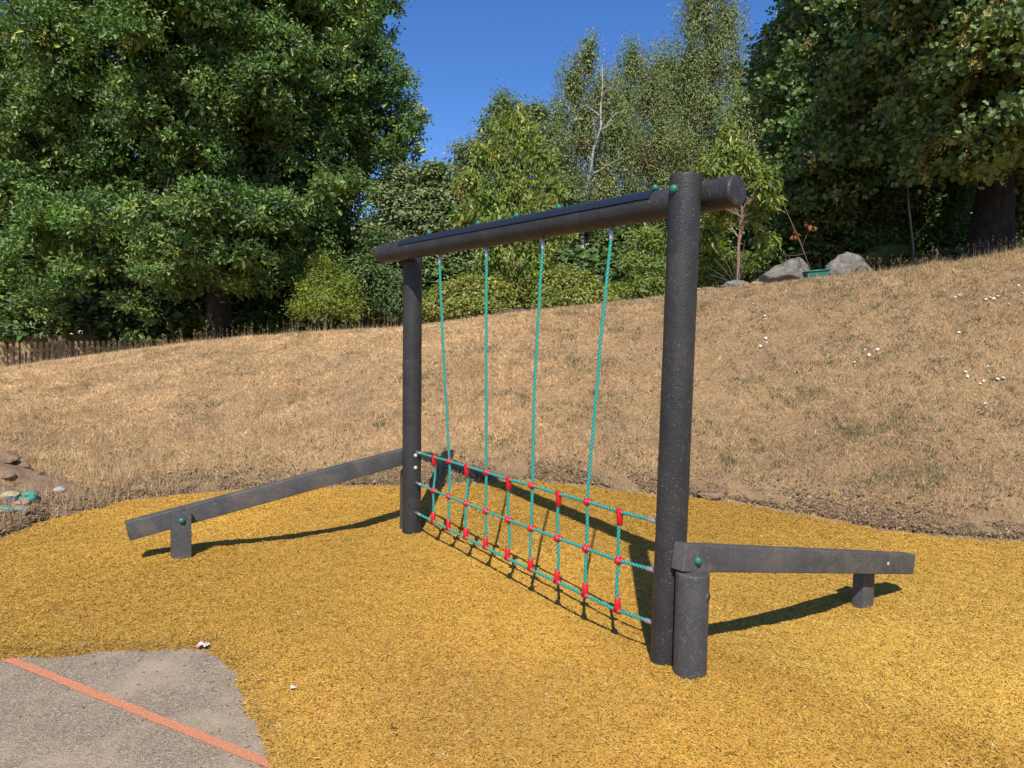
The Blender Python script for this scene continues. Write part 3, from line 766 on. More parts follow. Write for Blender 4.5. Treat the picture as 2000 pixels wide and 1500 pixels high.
# ------------------------------------------------------------------ stones, boulders
def rock(name, loc, size, mat, seed, label, cat, group=None, rough=.25, sub=5, rot=0, wedge=False):
    bm = bmesh.new(); bmesh.ops.create_icosphere(bm, subdivisions=sub, radius=1)
    V = np.array([v.co[:] for v in bm.verts])
    r = np.random.default_rng(seed)
    for _ in range(11):                       # planar cuts give broken facets
        nn = unit(1, r)[0]; off = r.uniform(.62, .92); dd = V @ nn; V = V - np.maximum(dd-off, 0)[:, None]*nn*.9
    V = V*(1 + rough*noise3(V[:, 0]*1.6, V[:, 1]*1.6, V[:, 2]*1.6, seed)[:, None] + .07*noise3(V[:, 0]*5, V[:, 1]*5, V[:, 2]*5, seed+1)[:, None] + .03*noise3(V[:, 0]*12, V[:, 1]*12, V[:, 2]*12, seed+2)[:, None])
    c, s = math.cos(rot), math.sin(rot); V = V @ np.array([[c, s, 0], [-s, c, 0], [0, 0, 1]])
    if wedge: V[:, 2] = np.where(V[:, 2] > 0, V[:, 2]*np.interp(V[:, 0], [-1, .55, 1], [.1, 1.05, .8]), V[:, 2])
    V = V*np.array(size)
    for v, q in zip(bm.verts, V): v.co = q
    me = bpy.data.meshes.new(name); bm.to_mesh(me); bm.free()
    for p in me.polygons: p.use_smooth = True
    me.materials.append(mat); o = bpy.data.objects.new(name, me); COL.objects.link(o); o.location = loc
    tag(o, label, cat, group); autosmooth(o, 40)
    return o
def stone_mat(name, c1, c2, sc_=6, lich=.4):
    m = NM(name)
    c = m.ramp(m.noise(sc_, 7, .7), [(.3, c1), (.7, c2)])
    c = m.mix(m.ramp(m.noise(sc_*3, 5, .7), [(.55, (0, 0, 0)), (.68, (lich,)*3)]), c, (.42, .40, .33))
    c = m.mix(m.ramp(m.noise(sc_*.8, 4, .7, dist=1.0), [(.6, (0, 0, 0)), (.7, (.5,)*3)]), c, (.10, .095, .085))
    return m.set(c, .92, m.bump(m.noise(sc_*5, 7, .7), .9, .03, m.bump(m.noise(sc_*1.4, 4), .7, .07)), spec=.2)
M_BOUL = stone_mat("boulder_stone", (.15, .135, .115), (.29, .265, .225))
M_CREAM = stone_mat("cream_stone", (.42, .32, .20), (.55, .44, .30), 14, .3)
def zat(p, up=0): return (p[0], p[1], float(ground(p[0], p[1])) + up)
p = at(1529, 545, 12.2); rock("boulder", zat(p, .10), (.50, .40, .34), M_BOUL, 21, "long low grey boulder with a sloping top, beside the green tub", "boulder", rot=.2, wedge=True)
p = at(1654, 520, 12.3); rock("boulder", zat(p, .10), (.335, .34, .36), M_BOUL, 33, "tall rounded pale boulder, next to the green tub", "boulder", rot=1.0)
p = at(1437, 558, 12.1); rock("stone", zat(p, .0), (.26, .2, .13), M_BOUL, 8, "brownish pointed stone at the foot of the slim cherry", "stone")
p = at(1478, 554, 12.0); rock("stone", zat(p, .01), (.09, .08, .06), M_CREAM, 9, "small cream stone between the slim cherry and the low boulder", "stone")
p = at(1382, 568, 12.0); rock("stone", zat(p, .01), (.16, .12, .07), M_BOUL, 10, "small flat grey stone just right of the thick upright post", "stone")
p = at(727, 645, 11.8); rock("stone", zat(p, .0), (.13, .1, .05), M_BOUL, 11, "flat grey stone on the bank crest left of the far post", "stone")
p = at(897, 624, 11.6); rock("stone", zat(p, .0), (.10, .08, .05), M_BOUL, 12, "grey stone on the crest in front of the brambles", "stone")
p = at(1250, 582, 11.8); rock("stone", zat(p, .0), (.13, .1, .05), M_BOUL, 13, "grey stone on the crest left of the thick upright post", "stone")
p = hit(1655, 970); rock("stone", (p[0], p[1], p[2]+.012), (.045, .035, .016), M_BOUL, 14, "small grey slate lying in the bare earth above the surfacing", "stone")

# green trough with a dead stick sapling
M_TUB = plain("teal_plastic", (.035, .17, .13), .5, bump=(8, .2))
p = at(1592, 536, 11.95); bx, by, bz = zat(p, -.02)
tub = empty("plant_tub", (bx, by, bz)); tag(tub, "teal green plastic tub lodged between the two large boulders", "plant tub")
def tub_mesh():
    a = Acc(); hw, hd, hh = .185, .13, .17; t = .012; V = []
    for (k, z) in ((.82, 0), (1, hh)):
        for sx, sy in ((-1, -1), (1, -1), (1, 1), (-1, 1)): V.append((bx+sx*hw*k, by+sy*hd*k, bz+z + sx*z*.12))
    for (k, z) in ((1, hh), (.78, .02)):
        for sx, sy in ((-1, -1), (1, -1), (1, 1), (-1, 1)): V.append((bx+sx*(hw*k-t), by+sy*(hd*k-t), bz+z + sx*z*.12))
    j = np.arange(4); j2 = (j+1) % 4; fs = [np.stack([j2+o_, j+o_, j+o_+4, j2+o_+4][::-1], 1) for o_ in (0, 4, 8)]
    a.add(np.array(V), np.concatenate(fs + [np.array([[3, 2, 1, 0], [12, 13, 14, 15]])]))
    o = a.build("tub_body", M_TUB, tub, smooth=False)
    rim = Acc(); cs = [(bx+sx*hw*1.03, by+sy*hd*1.05, bz+hh + sx*hh*.12) for sx, sy in ((-1, -1), (1, -1), (1, 1), (-1, 1))]
    for q in range(4): rim.tube([cs[q], cs[(q+1) % 4]], [.013, .013], 8)
    rim.build("tub_rim", M_TUB, tub)
    so = mesh_np("tub_soil", np.array([(bx+sx*hw*.93, by+sy*hd*.9, bz+hh*.8+sx*.018) for sx, sy in ((-1, -1), (1, -1), (1, 1), (-1, 1))]), np.array([[0, 1, 2, 3]]), plain("soil_dark", (.08, .055, .035), .95, bump=(60, .6)), tub)
tub_mesh()
M_BARKP = None

# ------------------------------------------------------------------ trees
def bark(name, c1, c2, sc_=14, stretch=.2):
    m = NM(name); v = m.mapping((1, 1, stretch))
    c = m.ramp(m.noise(sc_, 6, .7, vec=v), [(.35, c1), (.65, c2)])
    return m.set(c, .9, m.bump(m.noise(sc_*1.5, 6, .7, vec=v), 1.0, .03), spec=.15)
M_OAKB = bark("oak_bark", (.04, .034, .027), (.09, .078, .06))
M_PINKB = bark("cherry_bark", (.28, .17, .12), (.45, .30, .22), 20, 3)
M_GREYB = bark("grey_bark", (.12, .105, .085), (.24, .215, .18))
m = NM("birch_bark"); c = m.ramp(m.noise(6, 5, .7, vec=m.mapping((1, 1, 3.5))), [(.40, (.07, .06, .05)), (.50, (.42, .40, .36)), (.7, (.60, .58, .53))])
M_BIRB = m.set(c, .7, m.bump(m.noise(20, 4), .5, .01))
M_TWIG = bark("twig_bark", (.14, .09, .06), (.24, .17, .11))
M_OAKL = vcol_mat("oak_leaf", .45, .34, .18, (1.3, 1.5, .35))
M_BIRL = vcol_mat("birch_leaf", .5, .4, .32, (1.2, 1.3, .5))
M_CHEL = vcol_mat("cherry_leaf", .45, .45, .38, (1.3, 1.35, .4))
M_SEED = vcol_mat("dry_keys", .8, .1, .3, (1.1, .9, .6))

def limb(a, r, p0, direc, L, rad, taper=.55, bend=.12, seg=8, sides=10, up=0.0):
    pts = [np.array(p0, float)]; dr = np.array(direc, float)/np.linalg.norm(direc)
    for i in range(seg):
        dr = dr + bend*r.normal(size=3)*.5 + np.array([0, 0, up]); dr /= np.linalg.norm(dr); pts.append(pts[-1] + dr*L/seg)
    rr = rad*np.linspace(1, taper, seg+1); a.tube(pts, rr, sides); return np.array(pts), rr
def skeleton(name, base, height, rad, mat, parent, r, lean=(0, 0), fork=None, nb=10, blen=2.0, flare=1.0, bup=.5, low=.35, extra=None):
    """tapered trunk with limbs; returns limb end points"""
    a = Acc(); seg = 14; base = np.array(base, float) - np.array([0, 0, .25])
    z = np.linspace(0, 1, seg+1); wx = np.cumsum(r.normal(size=seg+1))*.018*height; wy = np.cumsum(r.normal(size=seg+1))*.018*height
    wx -= wx[0]; wy -= wy[0]
    pts = np.stack([base[0]+lean[0]*z+wx*z, base[1]+lean[1]*z+wy*z, base[2]+z*height], 1)
    rr = rad*((1-z)**.75*.92+.08); rr[:3] *= np.array([1+.5*flare, 1+.18*flare, 1+.04*flare])
    a.tube(pts, rr, 16); ends = []
    for i in range(nb):
        q = low + (1-low)*.92*(i+.5)/nb; k = q*seg; k0 = int(k); p = pts[k0]*(1-(k-k0)) + pts[min(k0+1, seg)]*(k-k0)
        th = i*2.4 + r.uniform(-.5, .5); el = bup*r.uniform(.5, 1.4)
        dr = np.array([math.cos(th)*math.cos(el), math.sin(th)*math.cos(el), math.sin(el)])
        L = blen*(1.15-q*.75)*r.uniform(.8, 1.2); ra = rad*(1-q)**.75*.55+.006
        bp, _ = limb(a, r, p, dr, L, ra, .35, .25, 7, 8, .03)
        for j in range(4):
            s_ = bp[3+j if 3+j < len(bp) else -1]; d2 = dr + .9*unit(1, r)[0]; bq, _ = limb(a, r, s_, d2, L*.45, ra*.4, .3, .3, 4, 5)
            ends.append(bq[-1])
        ends.append(bp[-1])
    if extra: extra(a, r, pts)
    a.build(name, mat, parent); return np.array(ends), pts

def foliage(name, lobes, n, tmpl, L, pal, wts, mat, parent, seed, spray=24, sr=.3, droop=0.0, nbias=(.45, .6, .5), aspect=.55, shell=(.66, 1.04), back=.5, flat_=.6, hang=0.0, innerf=.15, zmin=-.55, gap=None):
    """leaves gathered in sprays on the shells of several lobes (cx,cy,cz,rx,ry,rz)"""
    r = np.random.default_rng(seed); lobes = np.asarray(lobes, float)
    ar = (lobes[:, 3]*lobes[:, 4] + lobes[:, 3]*lobes[:, 5] + lobes[:, 4]*lobes[:, 5])
    ns = n//spray; i = r.choice(len(lobes), ns, p=ar/ar.sum())
    dr = unit(ns, r); low = dr[:, 2] < zmin; dr[low, 2] *= -1
    q = r.uniform(shell[0], shell[1], ns)
    inner = r.uniform(size=ns) < innerf
    q = np.where(inner, r.uniform(.0, .55, ns), q)
    C_ = lobes[i, :3] + dr*lobes[i, 3:]*q[:, None]
    # drop sprays buried in other lobes
    bur = np.zeros(ns)
    for lb in lobes:
        bur += (np.sum(((C_-lb[:3])/lb[3:])**2, 1) < .5)
    keep = (bur < 1) | (r.uniform(size=ns) < .25)
    cy = lobes[:, 1].mean(); depth = (C_[:, 1]-cy)/np.ptp(lobes[:, 1] + 1e-3) if len(lobes) > 1 else 0*C_[:, 1]
    keep &= r.uniform(size=ns) < np.where(depth > .15, back, 1)
    if gap: keep &= (noise3(C_[:, 0]*gap[0], C_[:, 1]*gap[0], C_[:, 2]*gap[0]*1.3, seed) + .5*noise3(C_[:, 0]*gap[0]*2.3, C_[:, 1]*gap[0]*2.3, C_[:, 2]*gap[0]*2.3, seed+9)) > gap[1]
    keep |= inner & (r.uniform(size=ns) < .6)
    C_, dr, inner = C_[keep], dr[keep], inner[keep]; ns = len(C_)
    out = dr
    k = r.integers(int(spray*.6), int(spray*1.4)+1, ns); idx = np.repeat(np.arange(ns), k); m_ = len(idx)
    off = r.normal(size=(m_, 3))*sr*.55; off[:, 2] *= flat_
    if hang > 0: off[:, 2] -= r.uniform(0, 1, m_)**1.0*hang*np.repeat(r.uniform(.5, 1.2, ns), k); off[:, :2] *= .35
    P = C_[idx] + off
    nr = nbias[0]*out[idx] + np.array([0, 0, nbias[1]]) + nbias[2]*unit(m_, r) + np.array([0, -.12, 0])
    ax = unit(m_, r)*.8 + out[idx]*.5 + np.array([0, 0, -droop])
    Xv, Yv, Zv = frames(nr, ax) if droop < .8 else (lambda a_: (a_[2], a_[1], a_[0]))(frames(ax, nr))
    if droop >= .8:
        ax = ax/np.linalg.norm(ax, axis=1, keepdims=True)
        Zv = nr - ax*np.sum(nr*ax, 1, keepdims=True); Zv /= np.linalg.norm(Zv, axis=1, keepdims=True); Yv = ax; Xv = np.cross(Yv, Zv)
    s = L*r.uniform(.65, 1.3, m_)*np.where(inner[idx], 1.9, 1.0)
    c = palette(pal, wts, ns, .12, r)[idx]*(1+.16*r.normal(size=(m_, 1)))
    return instances(name, tmpl[0], tmpl[1], P, Xv, Yv, Zv, s*aspect*r.uniform(.8, 1.15, m_), s, s, np.clip(c, .004, .9), mat, parent), C_
def fib_lobes(c, R, n, r, k=(.08, .165), rad=.90, low=-.75, jit=.09):
    out = []
    for i in range(n):
        rad_ = rad*r.uniform(.80, 1.03); z = 1 - (i+.5)*(1-low)/n; th = i*2.39996; q = math.sqrt(max(0, 1-z*z))
        z = r.uniform(low, 1); q = math.sqrt(max(0, 1-z*z)); th = r.uniform(0, 2*math.pi)
        dr = np.array([q*math.cos(th), q*math.sin(th), z]) + jit*r.normal(size=3)
        s = r.uniform(*k); out.append(list(np.array(c) + dr*np.array(R)*rad_) + [R[0]*s, R[1]*s, R[2]*s*.85])
    return out
def twigs(name, C_, r_, mat, parent, seed, n, L=.5, rad=.006, center=None):
    """fine branchlets reaching into the sprays"""
    r = np.random.default_rng(seed); a = Acc(); sel = r.choice(len(C_), min(n, len(C_)), replace=False)
    for i in sel:
        e = C_[i]; v = (center - e); v /= np.linalg.norm(v); s_ = e + v*L*r.uniform(.6, 1.6) + unit(1, r)[0]*L*.2
        a.tube([s_, (s_+e)/2 + unit(1, r)[0]*L*.08, e], [rad*1.6, rad, rad*.4], 4, cap=False)
    return a.build(name, mat, parent)

OAKPAL = ([(.115, .195, .048), (.15, .24, .058), (.075, .135, .036), (.22, .30, .07), (.42, .44, .07)], [4, 4, 2.8, 1.3, .22])
def oak(loc, c, R, n, seed, label, L=.11, lobesn=430, rad=.45, pal=OAKPAL, trunkh=7, sky_front=True, extra_lobes=(), low=-.75):
    r = np.random.default_rng(seed); base = zat(loc); t = empty("oak_tree", base); tag(t, label, "tree")
    def ex(a, r, pts):
        for th, el, L_ in ((2.6, .55, 4.5), (-.5, .6, 4.2), (1.2, .8, 4.0), (3.9, .5, 4.8), (5.2, .7, 4)):
            limb(a, r, pts[3], (math.cos(th)*math.cos(el), math.sin(th)*math.cos(el), math.sin(el)), L_, rad*.5, .3, .22, 10, 10, .03)
    skeleton("trunk", base, trunkh+3, rad, M_OAKB, t, r, nb=12, blen=R[0]*.7, low=.3, extra=ex)
    lb = fib_lobes(c, R, lobesn, r, low=low) + [list(x) for x in extra_lobes]
    _, C_ = foliage("crown", lb, n, OAKL, L, pal[0], pal[1], M_OAKL, t, seed, spray=26, sr=.21, back=.3, gap=(1.3, -.16), nbias=(.4, .45, .9), innerf=.12)
    foliage("inner_crown", [(c[0], c[1]+.6, c[2], R[0]*.84, R[1]*.70, R[2]*.87)], 90000, OAKL, .2, pal[0], pal[1], M_OAKL, t, seed+5, spray=14, sr=.5, shell=(.3, 1.0), back=1, zmin=-1)
    twigs("twig_sprays", C_, r, M_OAKB, t, seed+1, 500, .9, .008, np.array(c))
    return t
o1 = at(432, 640, 20.5)
OKX = []
for (u, v, Y, q) in ((40, 600, 16.6, .85), (60, 470, 16.2, 1.1), (150, 430, 16.0, 1.1), (270, 440, 15.8, 1.2), (330, 500, 15.6, .8), (300, 535, 15.3, .5), (470, 500, 15.8, .7), (420, 420, 15.6, 1.2), (560, 430, 16.4, 1.0), (120, 560, 16.4, .5), (640, 380, 17, 1.2), (790, 258, 20, .5), (755, 200, 20.5, .6), (740, 300, 20, .7), (735, 120, 20.5, .7), (350, 570, 16.8, .6), (480, 560, 17.2, .7), (410, 540, 16.6, .7), (250, 600, 16.6, .5), (560, 530, 17.6, .7), (180, 520, 16.2, .8), (20, 380, 17, 1.2), (-20, 540, 16.4, .9)):
    p = at(u, v, Y); OKX.append((p[0], p[1], p[2], q, q, q*.62))
oak(o1[:2], (-8.9, 20.5, 8.6), (5.45, 5.2, 7.0), 1000000, 101, "huge dark green oak filling the picture's upper left, its forked trunk in shade", extra_lobes=OKX, rad=.42)
o2 = at(-260, 640, 23)
oak(o2[:2], (o2[0]+1.5, 22.5, 8.0), (6.4, 4.5, 7), 260000, 103, "oak whose crown merges into the big one at the far left edge of the picture", lobesn=160)

def tree(kind, label, u, v, Y, lobes_px, n, L, pal, wts, lmat, bmat, seed, tmpl=KITE, rad=.09, cat="tree", group=None, spray=22, sr=.28, droop=0, hang=0, aspect=.5, height=None, nb=12, blen=1.2, lean=(0, 0), low=.35, bup=.6, shell=(.3, 1.05), ntw=120, nbias=(.45, .6, .5), flare=.3, depth=.8, back=.7, zmin=-.8, gap=None, twr=.006, twl=.5):
    """tree from lobes given as (u,v,Y,radius_m[,squash]) beside the trunk foot at (u,v,Y)"""
    r = np.random.default_rng(seed); foot = at(u, v, Y); base = zat(foot); t = empty(kind, base); tag(t, label, cat, group)
    lb = []
    for q in lobes_px:
        p = at(q[0], q[1], q[2]); s = q[3]; lb.append((p[0], p[1], p[2], s, s*depth, s*(q[4] if len(q) > 4 else .8)))
    zt = max(x[2]+x[5]*.6 for x in lb)
    if rad > 0: skeleton("trunk", base, (height or zt-base[2])+.25, rad, bmat, t, r, nb=nb, blen=blen, lean=lean, low=low, flare=flare, bup=bup)
    _, C_ = foliage("crown" if rad > 0 else "leaves", lb, n, tmpl, L, pal, wts, lmat, t, seed+1, spray=spray, sr=sr, droop=droop, hang=hang, aspect=aspect, shell=shell, nbias=nbias, back=back, zmin=zmin, gap=gap)
    if ntw: twigs("twig_sprays", C_, r, M_TWIG if bmat is M_BIRB else bmat, t, seed+2, ntw//2, twl, twr, np.array([base[0], base[1], np.mean([x[2] for x in lb])-.5]))
    return t

GREY_G = ([(.21, .27, .11), (.26, .31, .14), (.15, .205, .085), (.32, .34, .17)], [3, 3, 2, 1])
MIDG = ([(.09, .145, .04), (.12, .18, .05), (.065, .11, .034), (.17, .21, .065)], [3, 3, 2, 1])
BIR = ([(.23, .28, .10), (.28, .325, .125), (.16, .21, .07), (.34, .36, .14)], [3, 3, 2, 1])
CHE = ([(.28, .34, .07), (.22, .30, .07), (.36, .40, .10), (.15, .22, .055), (.42, .26, .09)], [3, 3, 2, 2, .12])

# birches
tree("birch_tree", "slim silver birch with a white forked stem, its thin top left of the taller birch", 1128, 600, 22.5,
     [(1150, 95, 23, .45, 1.6), (1120, 150, 23, .7, 1.3), (1175, 165, 23, .7, 1.3), (1140, 235, 23, 1.1, 1.1), (1090, 225, 23, .6, 1.4), (1200, 250, 23, .9, 1.3), (1100, 320, 23, 1.0, 1.2), (1180, 350, 23, 1.2, 1.1), (1090, 400, 23, .9, 1.2), (1150, 450, 23.5, 1.2)],
     105000, .07, *BIR, M_BIRL, M_BIRB, 201, rad=.085, hang=.9, droop=.9, sr=.42, spray=16, aspect=.62, height=8.3, blen=1.4, bup=.75, lean=(.5, 0), shell=(.1, 1.05), ntw=320, twr=.009, twl=.9)
tree("birch_tree", "silver birch mid clump with blue sky showing beside its white stem", 1243, 585, 24.0,
     [(1236, 110, 24.5, .6, 1.4), (1215, 190, 24.5, .8, 1.2), (1265, 170, 24.5, .8, 1.2), (1225, 270, 24.5, .9, 1.2), (1290, 260, 24.5, 1.1), (1240, 370, 24.5, 1.0), (1300, 350, 24.5, 1.1), (1200, 440, 25, 1.0), (1270, 450, 25, 1.2)],
     98000, .07, *BIR, M_BIRL, M_BIRB, 203, rad=.08, hang=.8, droop=.9, sr=.42, spray=16, aspect=.62, height=7.6, blen=1.3, bup=.7, shell=(.1, 1.05), ntw=280, twr=.009, twl=.9)
tree("birch_tree", "tallest silver birch, its open weeping top leaving the picture's upper edge", 1375, 575, 24.8,
     [(1385, -60, 25, .9, 1.4), (1365, 20, 25, .9, 1.3), (1415, 30, 25, .9, 1.3), (1390, 100, 25, 1.1), (1435, 130, 25, .6, 1.5), (1350, 110, 25, .8, 1.2), (1380, 190, 25, 1.3), (1420, 260, 25, 1.2), (1360, 290, 25, 1.4)],
     110000, .07, *BIR, M_BIRL, M_BIRB, 205, rad=.09, hang=.9, droop=.9, sr=.42, spray=16, aspect=.62, height=10.6, blen=1.4, bup=.7, shell=(.1, 1.05), ntw=300, twr=.009, twl=.9)
tree("birch_tree", "broad bushy birch with dense grey green foliage in front of the tallest birch", 1310, 590, 25.5,
     [(1300, 130, 26, .9, 1.2), (1340, 180, 26, 1.3), (1290, 200, 26, 1.1), (1320, 280, 26, 1.5), (1400, 290, 26, 1.4), (1270, 300, 26, 1.1), (1340, 400, 26, 1.6), (1430, 400, 26, 1.5), (1250, 420, 26, 1.5), (1350, 500, 26, 1.6), (1230, 520, 26, 1.3)],
     140000, .075, *BIR, M_BIRL, M_BIRB, 207, rad=.12, hang=.6, droop=.9, sr=.5, spray=16, aspect=.65, height=9, blen=1.9, shell=(.3, 1.05), ntw=200, twr=.009, twl=.9)
tree("birch_tree", "lower dense birch between the tallest birch and the dark sycamore", 1470, 575, 24,
     [(1465, 190, 24, .8), (1440, 230, 24, .8), (1490, 200, 24, .7), (1470, 270, 24, 1.1), (1450, 350, 24, 1.3), (1510, 330, 24, 1.2), (1480, 440, 24, 1.3), (1540, 450, 24, 1.1)],
     85000, .085, *BIR, M_BIRL, M_BIRB, 209, rad=.1, hang=.5, droop=.9, sr=.5, spray=16, aspect=.65, height=6.5, blen=1.4, shell=(.3, 1.05), ntw=120)
# grey-green trees between the oak and the birches
tree("willow_tree", "loose grey green tree behind the cherry, with ragged tufts against the sky", 990, 600, 22,
     [(985, 215, 22, .45, 1.2), (1015, 240, 22, .55), (960, 250, 22, .45), (1045, 225, 22, .5), (1000, 300, 22, .9), (1060, 290, 22, .9), (940, 300, 22, .7), (905, 300, 22, .35), (920, 350, 22, .8), (1000, 390, 22, 1.2), (1080, 380, 22, 1.1), (930, 430, 22, 1.0), (1050, 470, 22, 1.1)],
     85000, .10, *GREY_G, M_BIRL, M_GREYB, 211, tmpl=KITE, rad=.11, sr=.3, height=5.6, blen=1.4, ntw=160, shell=(.35, 1.08))
tree("field_maple", "pale speckled grey green tree filling the gap just right of the big oak", 860, 610, 20,
     [(785, 350, 20, .45), (820, 365, 20, .5), (850, 345, 20, .4), (760, 385, 20, .5), (800, 420, 20, .8), (870, 400, 20, .7), (850, 470, 20, .9), (780, 480, 20, .8), (900, 450, 20, .7), (840, 540, 20, .9), (900, 530, 20, .8), (760, 550, 20, .8), (725, 450, 20, .4)],
     85000, .11, *GREY_G, M_BIRL, M_GREYB, 213, tmpl=OAKL, rad=.1, sr=.28, height=4.2, blen=1.2, ntw=160, shell=(.35, 1.08), aspect=.7)
tree("hawthorn_bush", "yellow green bush catching the sun under the oak's edge", 640, 650, 17,
     [(640, 540, 16.8, .42), (610, 560, 16.8, .4), (665, 560, 16.8, .42), (640, 590, 16.6, .45), (600, 600, 16.8, .4), (680, 600, 16.8, .4), (625, 510, 17, .25)],
     24000, .05, [(.34, .38, .06), (.27, .33, .06), (.18, .24, .05)], [2, 2, 1], M_CHEL, M_TWIG, 215, rad=.03, cat="bush", sr=.2, height=1.3, blen=.4, ntw=60)
tree("dark_shrub", "dark green shrub between the sunlit bush and the far post", 740, 640, 17.5,
     [(720, 540, 17.5, .6), (760, 580, 17.5, .6), (700, 600, 17.5, .5), (790, 600, 17.5, .6), (745, 480, 17.8, .5)],
     30000, .09, *MIDG, M_OAKL, M_TWIG, 217, rad=.04, cat="bush", sr=.25, height=1.8, blen=.5, ntw=60)

# cherries with long drooping leaves
def cherry(label, foot, lobes, n, seed, rad, height, lean, **kw):
    kw.setdefault('nb', 14); kw.setdefault('blen', .9)
    return tree("cherry_tree", label, foot[0], foot[1], foot[2], lobes, n, .105, *CHE, M_CHEL, M_PINKB, seed, rad=rad, spray=13, sr=.24, hang=.10, droop=.95, aspect=.38, height=height, lean=lean, shell=(.05, 1.05), nbias=(.5, .25, .6), flare=.4, ntw=110, twl=.45, **kw)
cherry("young cherry with long drooping yellow green leaves, its forked foot in the brambles", (1017, 603, 13.6),
       [(985, 250, 13.6, .3, 1.2), (1035, 265, 13.6, .28, 1.2), (950, 300, 13.5, .34), (1000, 310, 13.5, .42), (1060, 310, 13.6, .34), (925, 345, 13.5, .3), (1000, 370, 13.4, .5), (1085, 365, 13.5, .34), (950, 390, 13.4, .42), (905, 360, 13.6, .2), (985, 430, 13.4, .55), (1050, 430, 13.4, .55), (935, 450, 13.5, .3), (960, 495, 13.4, .4), (1030, 500, 13.4, .5), (1095, 440, 13.5, .28), (1000, 540, 13.5, .35), (905, 420, 13.7, .24), (1012, 222, 13.6, .14, 1.5)],
       26000, 221, .05, 3.3, (0, 0), bup=.9, low=.15)
cherry("slim young cherry with a bare leaning pinkish stem standing among stones, behind the rail's end", (1446, 553, 12.5),
       [(1420, 280, 12.6, .25, 1.4), (1400, 330, 12.6, .34), (1450, 320, 12.6, .34), (1370, 370, 12.7, .28), (1490, 350, 12.6, .28), (1410, 400, 13.2, .34), (1480, 410, 13.2, .3), (1385, 450, 13.3, .28), (1510, 390, 13.2, .2), (1500, 470, 13.3, .22)],
       11000, 223, .036, 1.9, (-.12, 0), nb=10, blen=.5, low=.45, bup=.9)
tree("dogwood_shrub", "bright leafy shrub behind the slim cherry's pale side shoots", 1400, 565, 14.5,
     [(1390, 500, 14.4, .4), (1350, 490, 14.5, .4), (1420, 520, 14.4, .35), (1370, 540, 14.3, .3), (1470, 520, 14.6, .3), (1400, 440, 14.8, .35)],
     8000, .085, *CHE, M_CHEL, M_TWIG, 225, rad=.03, cat="bush", sr=.22, height=1.4, blen=.4, ntw=40, tmpl=KITE)
tree("sallow_shrub", "upright light green shrub between the second and third hanging ropes' tops and the thick post", 1255, 585, 16,
     [(1265, 470, 16, .35), (1240, 510, 16, .35), (1275, 530, 16, .4), (1250, 560, 15.8, .35), (1210, 570, 16, .25), (1290, 560, 15.8, .3)],
     8000, .075, [(.26, .33, .08), (.20, .28, .07), (.32, .37, .10)], [2, 2, 1], M_CHEL, M_TWIG, 227, rad=.025, cat="bush", sr=.2, height=1.4, blen=.4, ntw=40)
# brambles
BRA = ([(.32, .34, .07), (.25, .29, .065), (.38, .36, .10), (.42, .28, .11), (.16, .21, .05)], [3, 3, 2, .5, 1.2])
tree("bramble_bush", "low yellow green bramble mound left of the young cherry's foot", 915, 615, 13,
     [(850, 600, 13.2, .28, .7), (885, 580, 13.3, .36, .7), (925, 570, 13.3, .4, .7), (965, 575, 13.3, .4, .8), (900, 605, 12.8, .28, .6), (950, 600, 12.8, .28, .6), (990, 585, 13.4, .35)],
     26000, .055, *BRA, M_CHEL, M_TWIG, 231, rad=0, cat="bush", sr=.16, ntw=90, tmpl=KITE, shell=(.4, 1.05), aspect=.7, twr=.003, twl=.25)
tree("bramble_bush", "larger bramble mound with reddish tips right of the young cherry's foot", 1100, 600, 13.2,
     [(1050, 570, 13.3, .4, .8), (1090, 555, 13.3, .42, .8), (1130, 565, 13.3, .38, .8), (1165, 580, 13.2, .3, .7), (1070, 590, 12.9, .28, .6), (1120, 585, 12.9, .28, .6), (1180, 590, 13, .2, .6)],
     26000, .055, *BRA, M_CHEL, M_TWIG, 233, rad=0, cat="bush", sr=.16, ntw=90, tmpl=KITE, shell=(.4, 1.05), aspect=.7, twr=.003, twl=.25)
